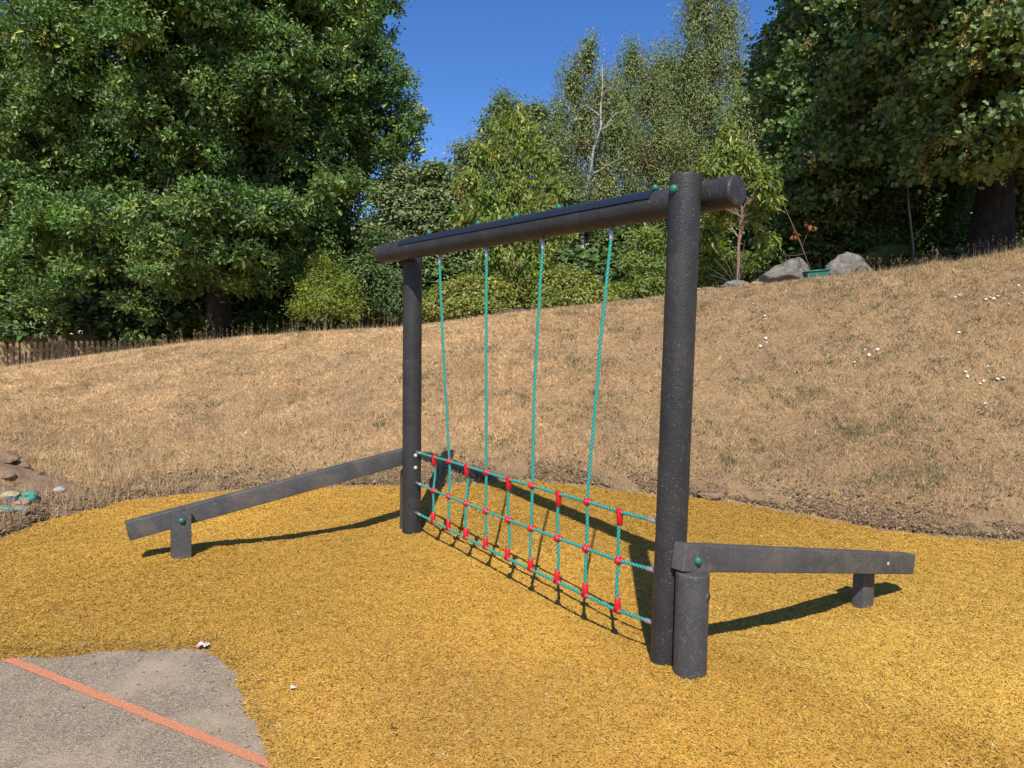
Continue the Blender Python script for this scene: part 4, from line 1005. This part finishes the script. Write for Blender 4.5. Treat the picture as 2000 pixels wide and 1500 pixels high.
# sycamore at the right
SYC = ([(.13, .20, .06), (.17, .24, .075), (.09, .15, .045), (.23, .29, .09), (.34, .33, .11)], [4, 3, 3, 1.6, .4])
def sycamore():
    r = np.random.default_rng(241); foot = at(1928, 500, 12.6); base = zat(foot); t = empty("sycamore_tree", base)
    tag(t, "dark sycamore hung with tan seed bunches, filling the picture's upper right above a shaded trunk", "tree")
    skeleton("trunk", base, 8, .34, bark("sycamore_bark", (.022, .019, .016), (.055, .048, .038)), t, r, nb=10, blen=2.2, low=.35, lean=(.1, 0))
    lb = [(x, y, z, q, q, q*.7) for x, y, z, q in ((7.4, 10.4, 6.6, .9), (8.4, 10.2, 7.0, 1.0), (9.4, 10.2, 7.0, 1.0), (8.0, 9.6, 7.9, 1.0), (9.0, 9.4, 8.2, 1.0), (8.2, 11.2, 5.9, .8), (9.0, 11.2, 6.0, .8), (7.4, 11.4, 5.7, .7), (9.8, 11, 6.2, .9))]  # crown lobes added to shade the trunk, mostly out of view
    for (u, v, Y, q) in ((1560, 60, 15, .9), (1600, -60, 15, 1.2), (1540, 190, 14.6, .7), (1580, 260, 14.2, .8), (1640, 120, 14, 1.0), (1720, 30, 13.4, 1.2), (1650, 220, 13.2, .8), (1700, 150, 12.6, .9), (1760, 210, 12, .8), (1800, 80, 11.6, 1.1), (1850, 180, 11, .8), (1880, 20, 10.6, 1.0), (1930, 120, 10.2, .8), (1960, 220, 10, .6), (1990, 40, 9.8, .8), (2060, 120, 10, 1.0), (2120, 240, 10.5, 1.0), (1750, -140, 14.6, 1.5), (1900, -180, 13.0, 1.5), (1560, 330, 14, .6), (1610, 320, 13.4, .6), (1680, 290, 12.6, .6), (1590, 400, 14, .5), (1640, 380, 13.6, .5), (1780, 290, 12, .5), (1860, 270, 11, .5), (1920, 290, 10.6, .5), (1530, 120, 15.5, .6), (1680, -260, 16, 1.6), (2090, -110, 11, 1.5), (1500, 250, 15, .45), (1515, 300, 15, .5), (1900, -90, 10.3, 1.3), (1970, -240, 9.8, 1.6), (1860, -190, 10.6, 1.4), (1900, 330, 11.2, .5), (1960, 320, 11, .5), (1850, 320, 11.4, .5), (1990, 290, 10.6, .5)):  # high near lobes above the view are also added to shade the trunk
        p = at(u + (30 if u < 1620 and v < 100 else 0), v, Y); lb.append((p[0], p[1], p[2], q, q, q*.65))
    _, C_ = foliage("crown", lb, 190000, LOBED, .095, SYC[0], SYC[1], M_OAKL, t, 242, spray=20, sr=.24, aspect=.95, shell=(.35, 1.05), back=.8, nbias=(.45, .45, .9), zmin=-.6, gap=(1.2, -.32), innerf=.04)
    cen = np.array([base[0], base[1]+.5, base[2]+4])
    twigs("twig_sprays", C_, r, M_OAKB, t, 243, 500, 1.0, .008, cen)
    # upper and rear mass for shade
    lb2 = fib_lobes((cen[0]+.2, cen[1]+1.2, cen[2]+3.2), (4.6, 3.6, 4.6), 34, r, low=-.5)
    for u, v, Y, q in ((1580, 120, 17, 1.2), (1650, 220, 17, 1.2), (1720, 150, 16.5, 1.2), (1600, 260, 17, 1.1), (1700, 260, 16.5, 1.2), (1640, 60, 17, 1.3), (1560, 200, 17.5, .9), (1800, 200, 16, 1.3), (1880, 230, 15.5, 1.2), (1960, 220, 15, 1.2), (1760, 300, 16, 1.1), (1900, 120, 15.5, 1.3)):
        p = at(u, v, Y); lb2.append([p[0], p[1], p[2], q, q, q*.8])
    lb2 = [q for q in lb2 if q[0] > 5.4 + .0*q[1] or q[2] < 6]
    foliage("inner_crown", lb2, 190000, OAKL, .14, SYC[0], SYC[1], M_OAKL, t, 244, spray=22, sr=.34, aspect=.9, back=1)
    # seed bunches
    front = C_[(C_[:, 1] < 14) & (C_[:, 2] < 9)]; front = front[front[:, 2] > 4.4]; sel = front[r.choice(len(front), 1000, replace=False)]
    wgt = r.uniform(size=1000) < np.clip((sel[:, 0]-4.8)/4, .05, .9); sel = sel[wgt]
    k = 34; P = np.repeat(sel, k, 0) + r.normal(size=(len(sel)*k, 3))*np.array([.04, .04, .075]) + np.array([0, -.32, -.08]); m_ = len(P)
    Xv, Yv, Zv = frames(unit(m_, r)+np.array([0, -.6, .2]), np.array([0, 0, -1.0])+.7*unit(m_, r)); s = r.uniform(.032, .05, m_)
    instances("seed_bunches", KITE[0], KITE[1], P, Xv, Yv, Zv, s*.36, s, s, palette([(.58, .40, .15), (.68, .50, .20), (.46, .27, .12)], [2, 2, .8], m_, .15, r), M_SEED, t)["kind"] = "stuff"
    return t
sycamore()
# understory at the right
tree("hazel_shrub", "leafy shrub hanging out of the shade above the two boulders", 1600, 500, 14.5,
     [(1560, 440, 14.4, .5), (1620, 420, 14.2, .45), (1650, 360, 14, .35), (1680, 460, 14.6, .5), (1540, 500, 14.6, .4), (1620, 490, 14.8, .5), (1690, 340, 13.6, .25), (1665, 315, 13.6, .2), (1720, 400, 14.5, .5), (1730, 470, 14.6, .4)],
     26000, .10, *MIDG, M_OAKL, M_TWIG, 251, rad=.04, cat="bush", sr=.25, height=2.4, blen=.7, ntw=80, aspect=.45)
tree("laurel_shrub", "dense dark shrub in deep shade between the thin pale sapling and the hazel leaves", 1760, 500, 15,
     [(1540, 380, 14.8, .5), (1700, 420, 14.8, .6), (1770, 380, 14.4, .6), (1840, 400, 14.6, .6), (1760, 460, 15, .55), (1660, 480, 15.2, .5), (1820, 450, 15, .55), (1890, 340, 14.5, .6), (1720, 340, 14.2, .5)],
     34000, .09, *MIDG, M_OAKL, M_TWIG, 257, rad=.05, cat="bush", sr=.24, height=2.6, blen=.7, ntw=60, aspect=.5)
tree("low_shrub", "small sunlit green bush on the crest right of the rounded boulder", 1715, 520, 12.4,
     [(1705, 505, 12.3, .14), (1735, 500, 12.3, .16), (1758, 490, 12.4, .13), (1720, 492, 12.5, .14)],
     2600, .04, [(.15, .19, .05), (.16, .22, .06)], [1, 1], M_CHEL, M_TWIG, 253, rad=0, cat="bush", sr=.09, ntw=20, aspect=.3, twr=.003, twl=.12)
tree("elder_shrub", "pale leafy shrub at the picture's right edge beyond the sycamore trunk", 2010, 470, 13,
     [(2000, 350, 12.6, .35), (1995, 420, 12.8, .35), (2030, 390, 12.8, .5), (1985, 460, 13, .25), (2030, 300, 12.6, .4), (1990, 300, 12.4, .25)],
     6500, .10, [(.10, .14, .05), (.15, .18, .07)], [1, 1], M_OAKL, M_TWIG, 255, rad=.03, cat="bush", sr=.22, height=2.2, blen=.6, ntw=40, tmpl=LOBED, aspect=.8)
# thin pale sapling in the shade
def sapling():
    base = zat(at(1785, 500, 12.4)); t = empty("sapling", base); tag(t, "thin pale bare stem standing in the deep shade left of the sycamore trunk", "sapling")
    a = Acc(); r = np.random.default_rng(61); top = at(1772, 350, 12.4)
    a.tube([np.array(base)-[0, 0, .1], np.array(base)+[-.02, 0, .5], np.array(base)*.3+top*.7, top], [.022, .02, .015, .006], 8)
    limb(a, r, np.array(base)+[0, 0, .6], (.5, 0, .8), .5, .006); a.build("trunk", M_GREYB, t)
    p = top; foliage("crown", [(top[0], top[1], top[2]+.1, .35, .3, .35)], 700, KITE, .08, SYC[0], SYC[1], M_OAKL, t, 62, spray=10, sr=.15, shell=(0, 1))
sapling()
# dead stick planted in the tub
def stick():
    b = np.array([bx-.05, by, bz+.12]); top = at(1532, 403, 11.95); t = empty("dead_sapling", tuple(b)); tag(t, "dead brown leafed stick leaning out of the teal tub", "sapling")
    a = Acc(); r = np.random.default_rng(63); m1 = b*.5+top*.5+np.array([.02, 0, 0])
    a.tube([b, m1, top], [.012, .009, .004], 8)
    e1 = at(1584, 440, 11.9); s1 = b*.62+top*.38; a.tube([s1, (s1+e1)/2+[0, 0, .03], e1], [.006, .005, .002], 6)
    e2 = at(1528, 498, 11.9); s2 = b*.7+top*.3; a.tube([s2, (s2+e2)/2+[0, 0, -.02], e2], [.006, .004, .002], 6)
    a.build("stem", M_TWIG, t)
    foliage("dead_leaves", [(e1[0]-.05, e1[1], e1[2]-.03, .13, .08, .13), (e2[0], e2[1], e2[2], .08, .05, .04), ((s1+top)[0]/2+.02, e1[1], (s1+top)[2]/2-.15, .05, .05, .1)], 200, KITE, .05, [(.30, .13, .05), (.22, .10, .04)], [1, 1], M_SEED, t, 64, spray=6, sr=.06, droop=.5, shell=(0, 1))
stick()
# pale side shoots by the slim cherry
def shoots():
    b = np.array(zat(at(1440, 553, 12.4))); t = empty("bare_shoots", tuple(b)); tag(t, "pale bare twigs fanning left from the foot of the slim cherry", "twigs")
    a = Acc()
    for (u, v) in ((1378, 520), (1395, 505), (1410, 495), (1385, 535), (1425, 480), (1462, 490), (1455, 470)):
        e = at(u, v, 12.3); a.tube([b, b*.5+e*.5+[0, 0, .04], e], [.007, .005, .002], 5)
    a.build("twig_fan", M_GREYB, t)
shoots()

# dense wood behind: reads as one mass
def wood():
    r = np.random.default_rng(71); lb = []
    for x in np.arange(-40, 34, 1.15):
        for k in range(3):
            y = 27 + r.uniform(-1, 2.5) - (2.5 if abs(x) > 9 else 0); z0 = float(ground(x, min(y, 30)))
            lb.append((x + r.uniform(-.5, .5), y, z0 + .8 + k*1.35*(1.0 if -7 < x < 3 else 1.25) + r.uniform(-.2, .2), 1.0, .8, .85))
    o, _ = foliage("woodland_undergrowth", lb, 400000, KITE, .24, MIDG[0], MIDG[1], M_OAKL, None, 72, spray=26, sr=.42, aspect=.6, shell=(.3, 1.05), back=1)
    tag(o, "dark tangled woodland edge behind the named trees", kind="stuff")
    # nearer shade layer beneath the oak and the sycamore
    lb = []
    for u, v, Y in [(u, v, Y) for u in range(-560, 740, 60) for v, Y in ((640, 20.5), (600, 21.5), (560, 22.5), (520, 23))] + [(u, v, Y) for u in range(1560, 2120, 60) for v, Y in ((535, 15), (515, 15.6), (490, 16.5), (450, 17), (400, 17.5), (350, 18), (300, 18.5))]:
        p = at(u + r.uniform(-20, 20), v + r.uniform(-15, 15), Y + r.uniform(-.5, .5)); lb.append((p[0], p[1], p[2], .7, .6, .55))
    for u in range(740, 1600, 28):
        for v, Y in ((590, 19), (560, 20), (530, 21)):
            v_ = v - 40*(u > 1200) - 15*(u > 1380); p = at(u + r.uniform(-12, 12), v_ + r.uniform(-10, 10), Y + r.uniform(-.5, .5)); lb.append((p[0], p[1], p[2], .6, .5, .5))
    o, _ = foliage("shaded_undergrowth", lb, 260000, KITE, .19, MIDG[0], MIDG[1], M_OAKL, None, 73, spray=22, sr=.34, aspect=.6, shell=(.3, 1.05), back=1)
    tag(o, "dim shrubs and low branches in the shade under the two biggest trees", kind="stuff")
wood()

# ------------------------------------------------------------------ fences at the left
def wood_mat(name, c1, c2):
    m = NM(name); v = m.mapping((1, 1, .12)); c = m.ramp(m.noise(30, 5, .6, vec=v), [(.35, c1), (.68, c2)])
    return m.set(c, .85, m.bump(m.noise(60, 4, vec=v), .5, .004), spec=.15)
M_PICK = wood_mat("picket_wood", (.30, .21, .10), (.46, .33, .17))
M_PICKD = wood_mat("old_board", (.16, .13, .10), (.27, .225, .17))
def fence(kind, label, pA, pB, top0, top1, hgt, pitch_, wdt, mat, postmat, pointed, post_every):
    t = empty(kind, tuple(pA)); tag(t, label, "fence")
    pA, pB = np.array(pA), np.array(pB); L = np.linalg.norm((pB-pA)[:2]); dv = (pB-pA)/L; dv[2] = 0; nv = np.array([dv[1], -dv[0], 0])
    nv = nv if nv[1] < 0 else -nv
    a = Acc(); r = np.random.default_rng(81)
    def bx_(a, c, hw, hd, z0, z1, tip):
        q = [c - dv*hw + nv*hd, c + dv*hw + nv*hd, c + dv*hw - nv*hd, c - dv*hw - nv*hd]
        V = [np.array([p_[0], p_[1], z0]) for p_ in q] + [np.array([p_[0], p_[1], z1]) for p_ in q]
        if tip:
            V += [np.array([*(c + nv*hd)[:2], z1+tip]), np.array([*(c - nv*hd)[:2], z1+tip])]
            a.add(np.array(V), np.array([[3, 2, 1, 0], [0, 1, 5, 4], [1, 2, 6, 5], [2, 3, 7, 6], [3, 0, 4, 7], [5, 6, 9, 8], [7, 4, 8, 9]]), np.array([[4, 5, 8], [6, 7, 9]]))
        else: a.add(np.array(V), np.array([[3, 2, 1, 0], [0, 1, 5, 4], [1, 2, 6, 5], [2, 3, 7, 6], [3, 0, 4, 7], [4, 5, 6, 7]]))
    k = int(L/pitch_)
    for i in range(k):
        c = pA + dv*(i+.5)*pitch_; zt = top0 + (top1-top0)*(i+.5)/k
        bx_(a, c + nv*.03, wdt/2, .009, zt-hgt, zt + r.uniform(-.006, .006), pointed)
    a.build("pickets", mat, t, smooth=False)
    for z in (.18, hgt-.18):
        b = Acc(); V0, V1 = pA, pB; q = []
        for e, tz in ((pA, top0), (pB, top1)):
            for sy in (-.018, .018):
                for sz in (-.035, .035): q.append(np.array([*(e + nv*sy)[:2], tz - z + sz]))
        b.add(np.array(q), np.array([[0, 1, 3, 2], [4, 6, 7, 5], [0, 4, 5, 1], [2, 3, 7, 6], [0, 2, 6, 4], [1, 5, 7, 3]])); b.build("rail", mat, t, smooth=False)
    for i in range(int(L/post_every)+1):
        b = Acc(); c = pA + dv*i*post_every; zt = top0 + (top1-top0)*i*post_every/L
        bx_(b, c - nv*.0, .05, .05, zt-hgt-.3, zt+.04, .02); b.build("fence_post", postmat, t, smooth=False)
pA = at(3, 690, 17.6); pB = at(520, 660, 21.0)
fence("picket_fence", "short picket fence with gaps at the left edge, dropping behind the crest of the bank", pA, pB, at(3, 671, 17.6)[2], at(520, 660, 21.0)[2], 1.1, .125, .075, M_PICK, M_PICK, .03, 1.22)
pA = at(-60, 690, 20.5); pB = at(300, 660, 22.5)
fence("board_fence", "taller weathered close board fence in shade behind the picket fence", pA, pB, at(-60, 655, 20.5)[2], at(300, 651, 22.5)[2], 1.5, .11, .104, M_PICKD, M_PICKD, 0, 1.8)

# ------------------------------------------------------------------ bits on the crest
M_MAT = NM("slate_mulch"); M_MAT = M_MAT.set(M_MAT.ramp(M_MAT.noise(30, 4), [(.4, (.05, .05, .055)), (.7, (.16, .16, .17))]), .9, M_MAT.bump(M_MAT.noise(40, 4), 1, .02))
r = np.random.default_rng(91)
bm = bmesh.new()
cst = zat(at(1000, 606, 12.1))
for i in range(170):
    th, q = r.uniform(0, 6.28), math.sqrt(r.uniform())
    x, y = cst[0] + math.cos(th)*q*.52, cst[1] + math.sin(th)*q*.35; z = float(ground(x, y)) + .02
    g = bmesh.ops.create_cube(bm, size=1, matrix=Matrix.Translation((x, y, z + .05*(1-q))) @ Matrix.Rotation(r.uniform(0, 6), 4, 'Z') @ Matrix.Rotation(r.normal()*.5, 4, 'X') @ Matrix.Diagonal((r.uniform(.04, .09), r.uniform(.03, .06), .015, 1)))
me = bpy.data.meshes.new("slate_pile"); bm.to_mesh(me); bm.free(); me.materials.append(M_MAT)
o = bpy.data.objects.new("slate_pile", me); COL.objects.link(o); tag(o, "low ring of dark slate pieces round the young cherry's foot", "slate pile", kind="stuff")
# white hoop of pipe beside the thick post
a = Acc(); c = np.array(zat(at(1364, 570, 12.0))); th = np.linspace(0, math.pi, 14)
a.tube([c + np.array([.055*math.cos(t), 0, .085*math.sin(t)-.01]) for t in th], .007, 8)
tag(a.build("pipe_hoop", plain("white_pipe", (.6, .58, .55), .5), None), "small pale pipe hoop sticking out of the crest beside the thick post", "pipe")

# crumbs of soil and thatch on the bank, thick along the torn turf edge
OCT = (np.array([(1, 0, 0), (0, 1, 0), (-1, 0, 0), (0, -1, 0), (0, 0, .8), (0, 0, -.5)], float), [[(0, 1, 4), (1, 2, 4), (2, 3, 4), (3, 0, 4), (1, 0, 5), (2, 1, 5), (3, 2, 5), (0, 3, 5)]])
def crumbs():
    r = np.random.default_rng(111); n = 90000
    a = r.uniform(-.78, .78, n); ye = np.interp(a, EA, EY)
    near = r.uniform(size=n) < .35
    dd = np.where(near, np.abs(r.normal(size=n))*.20 + .01, r.uniform(0, 6, n)**1.0)
    y = ye + dd; x = a*y; k = (fbm2(x*2, y*2, 3, 112) > np.where(near, -.25, .12)) & (y < np.interp(a, CA, CY)); x, y, near = x[k], y[k], near[k]; n = len(x)
    s_ = r.lognormal(math.log(.0042), .5, n)*np.where(near, 1.15, .9)
    P = np.stack([x, y, ground(x, y) + .022*near + s_*.3], 1); k = in_view(P[:, 0], P[:, 1], P[:, 2]); P, s_ = P[k], s_[k]; n = len(P)
    Xv, Yv, Zv = frames(np.array([0, 0, 1.0]) + .6*unit(n, r), unit(n, r))
    o = instances("soil_crumbs", OCT[0], OCT[1], P, Xv, Yv, Zv, s_*r.uniform(.7, 1.6, n), s_*r.uniform(.7, 1.6, n), s_, palette([(.22, .145, .08), (.32, .22, .125), (.13, .085, .05), (.42, .31, .19)], [3, 3, 2, .7], n, .15, r), M_GRASS)
    tag(o, "small crumbs of dry soil and thatch lying on the bank", kind="stuff")
crumbs()
# white bindweed flowers lying open in the grass
FL = [(1866, 585, "bindweed flower highest of the loose row of four left of the edge group"), (1873, 581, None), (1926, 589, None), (1934, 586, None), (1948, 583, None), (1942, 588, None), (1989, 562, None), (1997, 577, None), (1971, 599, None), (1986, 597, None), (1996, 595, None),
      (1831, 567, None), (1471, 597, None), (1478, 604, None), (1493, 621, None), (1495, 627, None), (1495, 664, None), (1497, 674, None), (1404, 705, None), (1485, 680, None), (1690, 688, None), (1714, 688, None), (1696, 698, None), (1873, 654, None),
      (1885, 732, None), (1888, 739, None), (1930, 721, None), (1931, 730, None), (1959, 744, None), (1948, 746, None), (1920, 748, None), (1915, 755, None), (1925, 794, None), (1669, 713, None)]
M_PET = plain("white_petal", (.66, .64, .61), .6)
flower_names = [
 "leftmost of the white blooms in the cluster near the right edge", "white bloom just above the leftmost one of the right edge cluster", "white bloom at the start of the tight row in the right edge cluster", "white bloom second in the tight row of the right edge cluster", "white bloom ending the tight row of the right edge cluster, highest in it", "white bloom tucked below the end of the tight row", "lone white bloom highest at the right edge under the sycamore", "white bloom touching the right edge below the highest lone one", "white bloom lowest of the right edge cluster", "white bloom low in the right edge cluster, near its lowest one", "white bloom on the right edge level with the lowest of its cluster",
 "lone small white bloom high on the bank below the sycamore trunk", "upper of two tiny white blooms below the slim cherry", "lower of two tiny white blooms below the slim cherry", "upper bloom of the white pair under the tiny two below the slim cherry", "lower and bigger bloom of the white pair below the slim cherry", "upper bloom of the lower white pair right of the thick post", "lower bloom of the lower white pair right of the thick post", "lone white bloom nearest the thick post on the bank", "faint small white bloom just left of the lower pair right of the thick post", "larger white bloom in mid bank, left of its near twin", "smaller white bloom in mid bank, right of its near twin", "dim white bloom under the mid bank twins", "lone pale bloom between the mid bank twins and the right edge",
 "upper bloom of the white pair on the greener part of the bank", "lower bloom of the white pair on the greener part of the bank", "upper white bloom right of the pair on the greener bank", "small white bloom under the upper one on the greener bank", "biggest white bloom of the lower right bank group", "white bloom beside the biggest one in the lower right bank group", "left of two thin white blooms in the lower right bank group", "lowest thin white bloom in the lower right bank group", "lone cream bloom lowest at the right side of the bank", "dim tiny bloom below the mid bank twins and left of the cream one"]
def flower_mesh():
    V = [(0, 0, 0)]; k = 20
    for ring, (q, z) in enumerate(((.35, .008), (1.0, .020), )):
        for i in range(k):
            th = 2*math.pi*i/k; rr = q*(1 + (.10*math.cos(5*th) if ring else 0)); V.append((rr*math.cos(th)*.026, rr*math.sin(th)*.026, z + (.003*math.sin(5*th) if ring else 0)))
    V = np.array(V); j = np.arange(k); j2 = (j+1) % k
    return V, [np.stack([np.zeros(k, int), 1+j, 1+j2], 1), np.stack([1+j, 1+k+j, 1+k+j2, 1+j2], 1)]
fv, ff = flower_mesh(); proto = None
r = np.random.default_rng(95)
for (u, v, _), lab in zip(FL, flower_names):
    p = hit(u, v)
    if proto is None: o = proto = mesh_np("bindweed_flower", fv, ff, M_PET, smooth=True)
    else: o = proto.copy(); COL.objects.link(o)
    o.location = (p[0], p[1], p[2] + .025); o.rotation_euler = (R_(30)+r.normal()*.35, r.normal()*.3, r.uniform(-.8, .8)); s = r.uniform(.42, .8); o.scale = (s, s, s)
    tag(o, lab, "flower", "white flowers scattered on the bank")

# ------------------------------------------------------------------ dug hole with clods and painted stones
M_SOIL = NM("red_soil"); M_SOIL = M_SOIL.set(M_SOIL.ramp(M_SOIL.noise(25, 7, .75), [(.3, (.20, .125, .075)), (.55, (.36, .24, .15)), (.75, (.48, .345, .23))]), .95, M_SOIL.bump(M_SOIL.noise(40, 7, .75), 1, .03), spec=.1)
def soil_patch():
    c = hit(40, 950); X, Y, f = grid(np.arange(-1.1, .85, .03), np.arange(-.75, .85, .03))
    el = np.hypot((X+.2)/.85, (Y+.05)/.55) + .22*noise2(X*4, Y*4, 94)
    Z = ground(X + c[0], Y + c[1]) + .10*np.clip(1-el, -.25, 1) + .05*fbm2(X*6, Y*6, 4, 96)*np.clip(1.2-el, 0, 1)
    X0 = X + .35; Z -= .17*np.exp(-(X0/.42)**4 - ((Y + .08)/.10)**2) + .05*np.exp(-((X-.28)/.13)**2-((Y+.02)/.06)**2)
    keep = el < 1.0; f = f[keep[f].all(1)]
    tag(mesh_np("soil", np.stack([X + c[0], Y + c[1], Z], 1), f, M_SOIL, smooth=True), "patch of dug reddish soil at the left edge", kind="structure"); return c
sc0 = soil_patch()
r = np.random.default_rng(97)
def on_soil(u, v): p = hit(u, v); return p
n0 = 0
for u, v, s, lab in ((14, 912, .11, "big orange brown clod at the left edge above the dark hole"), (45, 918, .06, "squarish clod right of the big orange one"), (70, 935, .05, "clod below the squarish one on the dug soil"), (108, 958, .035, "small pale clod right of the dug hole"), (80, 926, .03, "small pinkish clod at the upper rim of the dug soil"), (22, 940, .06, "flat brown clod just above the dark hole"), (120, 937, .03, "lone pink stone in straw right of the dug soil"), (60, 972, .05, "brown clod at the hole's lower lip")):
    p = on_soil(u, v); rock("soil_clod", (p[0], p[1], p[2]+s*.7), (s*1.2, s, s*.75), M_SOIL, 300+n0, lab, "clod", "clods of dug earth", sub=3); n0 += 1
PS = [(112, 962, .055, (.42, .40, .36), "pale stone with a dark underside at the hole's right end"), (20, 975, .07, (.42, .34, .17), "yellowish painted stone above the blue one"), (17, 982, .055, (.04, .08, .13), "dark blue painted stone at the left edge"), (42, 988, .05, (.50, .27, .20), "pink painted stone between the blue and the green ones"),
      (10, 1001, .06, (.13, .26, .21), "faded teal stone lowest at the left edge"), (36, 1003, .07, (.24, .23, .18), "mossy grey stone below the pink painted one"), (9, 972, .04, (.34, .12, .09), "dull red painted stone behind the yellowish one")]
for u, v, s, c, lab in PS:
    p = on_soil(u, v); rock("painted_stone", (p[0], p[1], p[2]+s*.45), (s*1.3, s, s*.62), plain("paint_%d" % n0, c, .6, bump=(30, .4)), 330+n0, lab, "painted stone", "painted stones by the dug hole", sub=3, rough=.12); n0 += 1
p = on_soil(53, 982); a = Acc(); th = np.linspace(0, 2*math.pi, 25)
a.tube([np.array([p[0] + .052*math.cos(t), p[1] + .045*math.sin(t), p[2]+.045 + .02*math.sin(t)]) for t in th], .032, 14, cap=False)
tag(a.build("rope_ring", plain("green_ring", (.06, .25, .17), .55, bump=(40, .3)), None), "green ring shaped toy lying beside the painted stones", "toy ring")
# twigs over the soil
a = Acc()
for _ in range(26):
    u = r.uniform(0, 90); v = r.uniform(985, 1012); p = on_soil(u, v); th = r.normal()*.5; L = r.uniform(.05, .16)
    dv = np.array([math.cos(th), math.sin(th)*.6, .15*r.normal()])*L; q = p + [0, 0, .03]; a.tube([q, q+dv*.5+[0, 0, .012], q+dv], [.006, .005, .003], 5)
tag(a.build("dead_twigs", M_TWIG, None), "dead twigs and roots below the painted stones", kind="stuff")
def strawl(r):
    u = r.uniform(0, 230); v = r.uniform(975, 1040); p = hit(u, v); return (p[0], p[1], 0)
tufts("hole_straw", "long pale straw fallen round the dug soil", scat(120, strawl, 98), 9, .15, .04, *STRAW, .0035, .8, seed=99)
def strawu(r):
    u = r.uniform(90, 330); v = r.uniform(890, 975); p = hit(u, v); return (p[0], p[1], 0)
tufts("tall_straw", "upright pale straw right of the dug soil", scat(130, strawu, 98), 9, .15, .05, *STRAW, .0035, .35, seed=100)
# torn turf lump of mulch by the edge, right of the thick post
p = hit(1385, 972); rock("turf_clod", (p[0], p[1], p[2]+.02), (.14, .05, .035), M_SOIL, 401, "raised scrap of torn turf on the mulch edge right of the thick post", "turf")
tufts("clod_straw", "dry roots on the torn turf scrap", [(p[0]+dx, p[1]-.02, 0) for dx in np.linspace(-.12, .12, 14)], 10, .06, .02, [(.42, .27, .10), (.3, .2, .1)], [1, 1], .004, .9, seed=101)

# ------------------------------------------------------------------ litter
def crumple(name, c, sx, sy, hz, mat, seed, label, cat, nx=22, cut=.6):
    X, Y, f = grid(np.linspace(-1, 1, nx), np.linspace(-1, 1, nx)); z = np.abs(fbm2(X*1.8+seed, Y*1.8, 3, seed))*hz*1.6
    el = np.hypot(X, Y) + .35*noise2(X*1.7, Y*1.7, seed+3); k = el < cut + .25
    V = np.stack([c[0] + X*sx + Y*sx*.2, c[1] + Y*sy, c[2] + z + .003], 1); f = f[k[f].all(1)]
    o = mesh_np(name, V, f, mat, smooth=False)
    md = o.modifiers.new("s", 'SOLIDIFY'); md.thickness = .0006
    return tag(o, label, cat)
m = NM("litter_paper"); c = m.mix(m.ramp(m.noise(55, 2), [(.54, (0, 0, 0)), (.57, (1, 1, 1))]), (.66, .62, .60), (.62, .08, .09))
M_PAP = m.set(c, .6)
c = flat(398, 1262, -.012); crumple("paper_scrap", c, .040, .028, .022, M_PAP, 4, "crumpled white and red wrapper on the corner of the asphalt", "litter")
c = flat(573, 1344, .008); crumple("plastic_scrap", c, .016, .012, .008, plain("clear_scrap", (.55, .55, .55), .3), 9, "small grey plastic scrap on the mulch near the asphalt corner", "litter")
c = flat(1062, 1237, -.01); crumple("leaf_scrap", c, .022, .006, .008, plain("leaf_scrap", (.55, .36, .16), .7), 12, "pale curled leaf on the mulch under the net", "leaf")

fix_parents()
print("objects", len(COL.objects), "polys", sum(len(o.data.polygons) for o in COL.objects if o.type == 'MESH'))
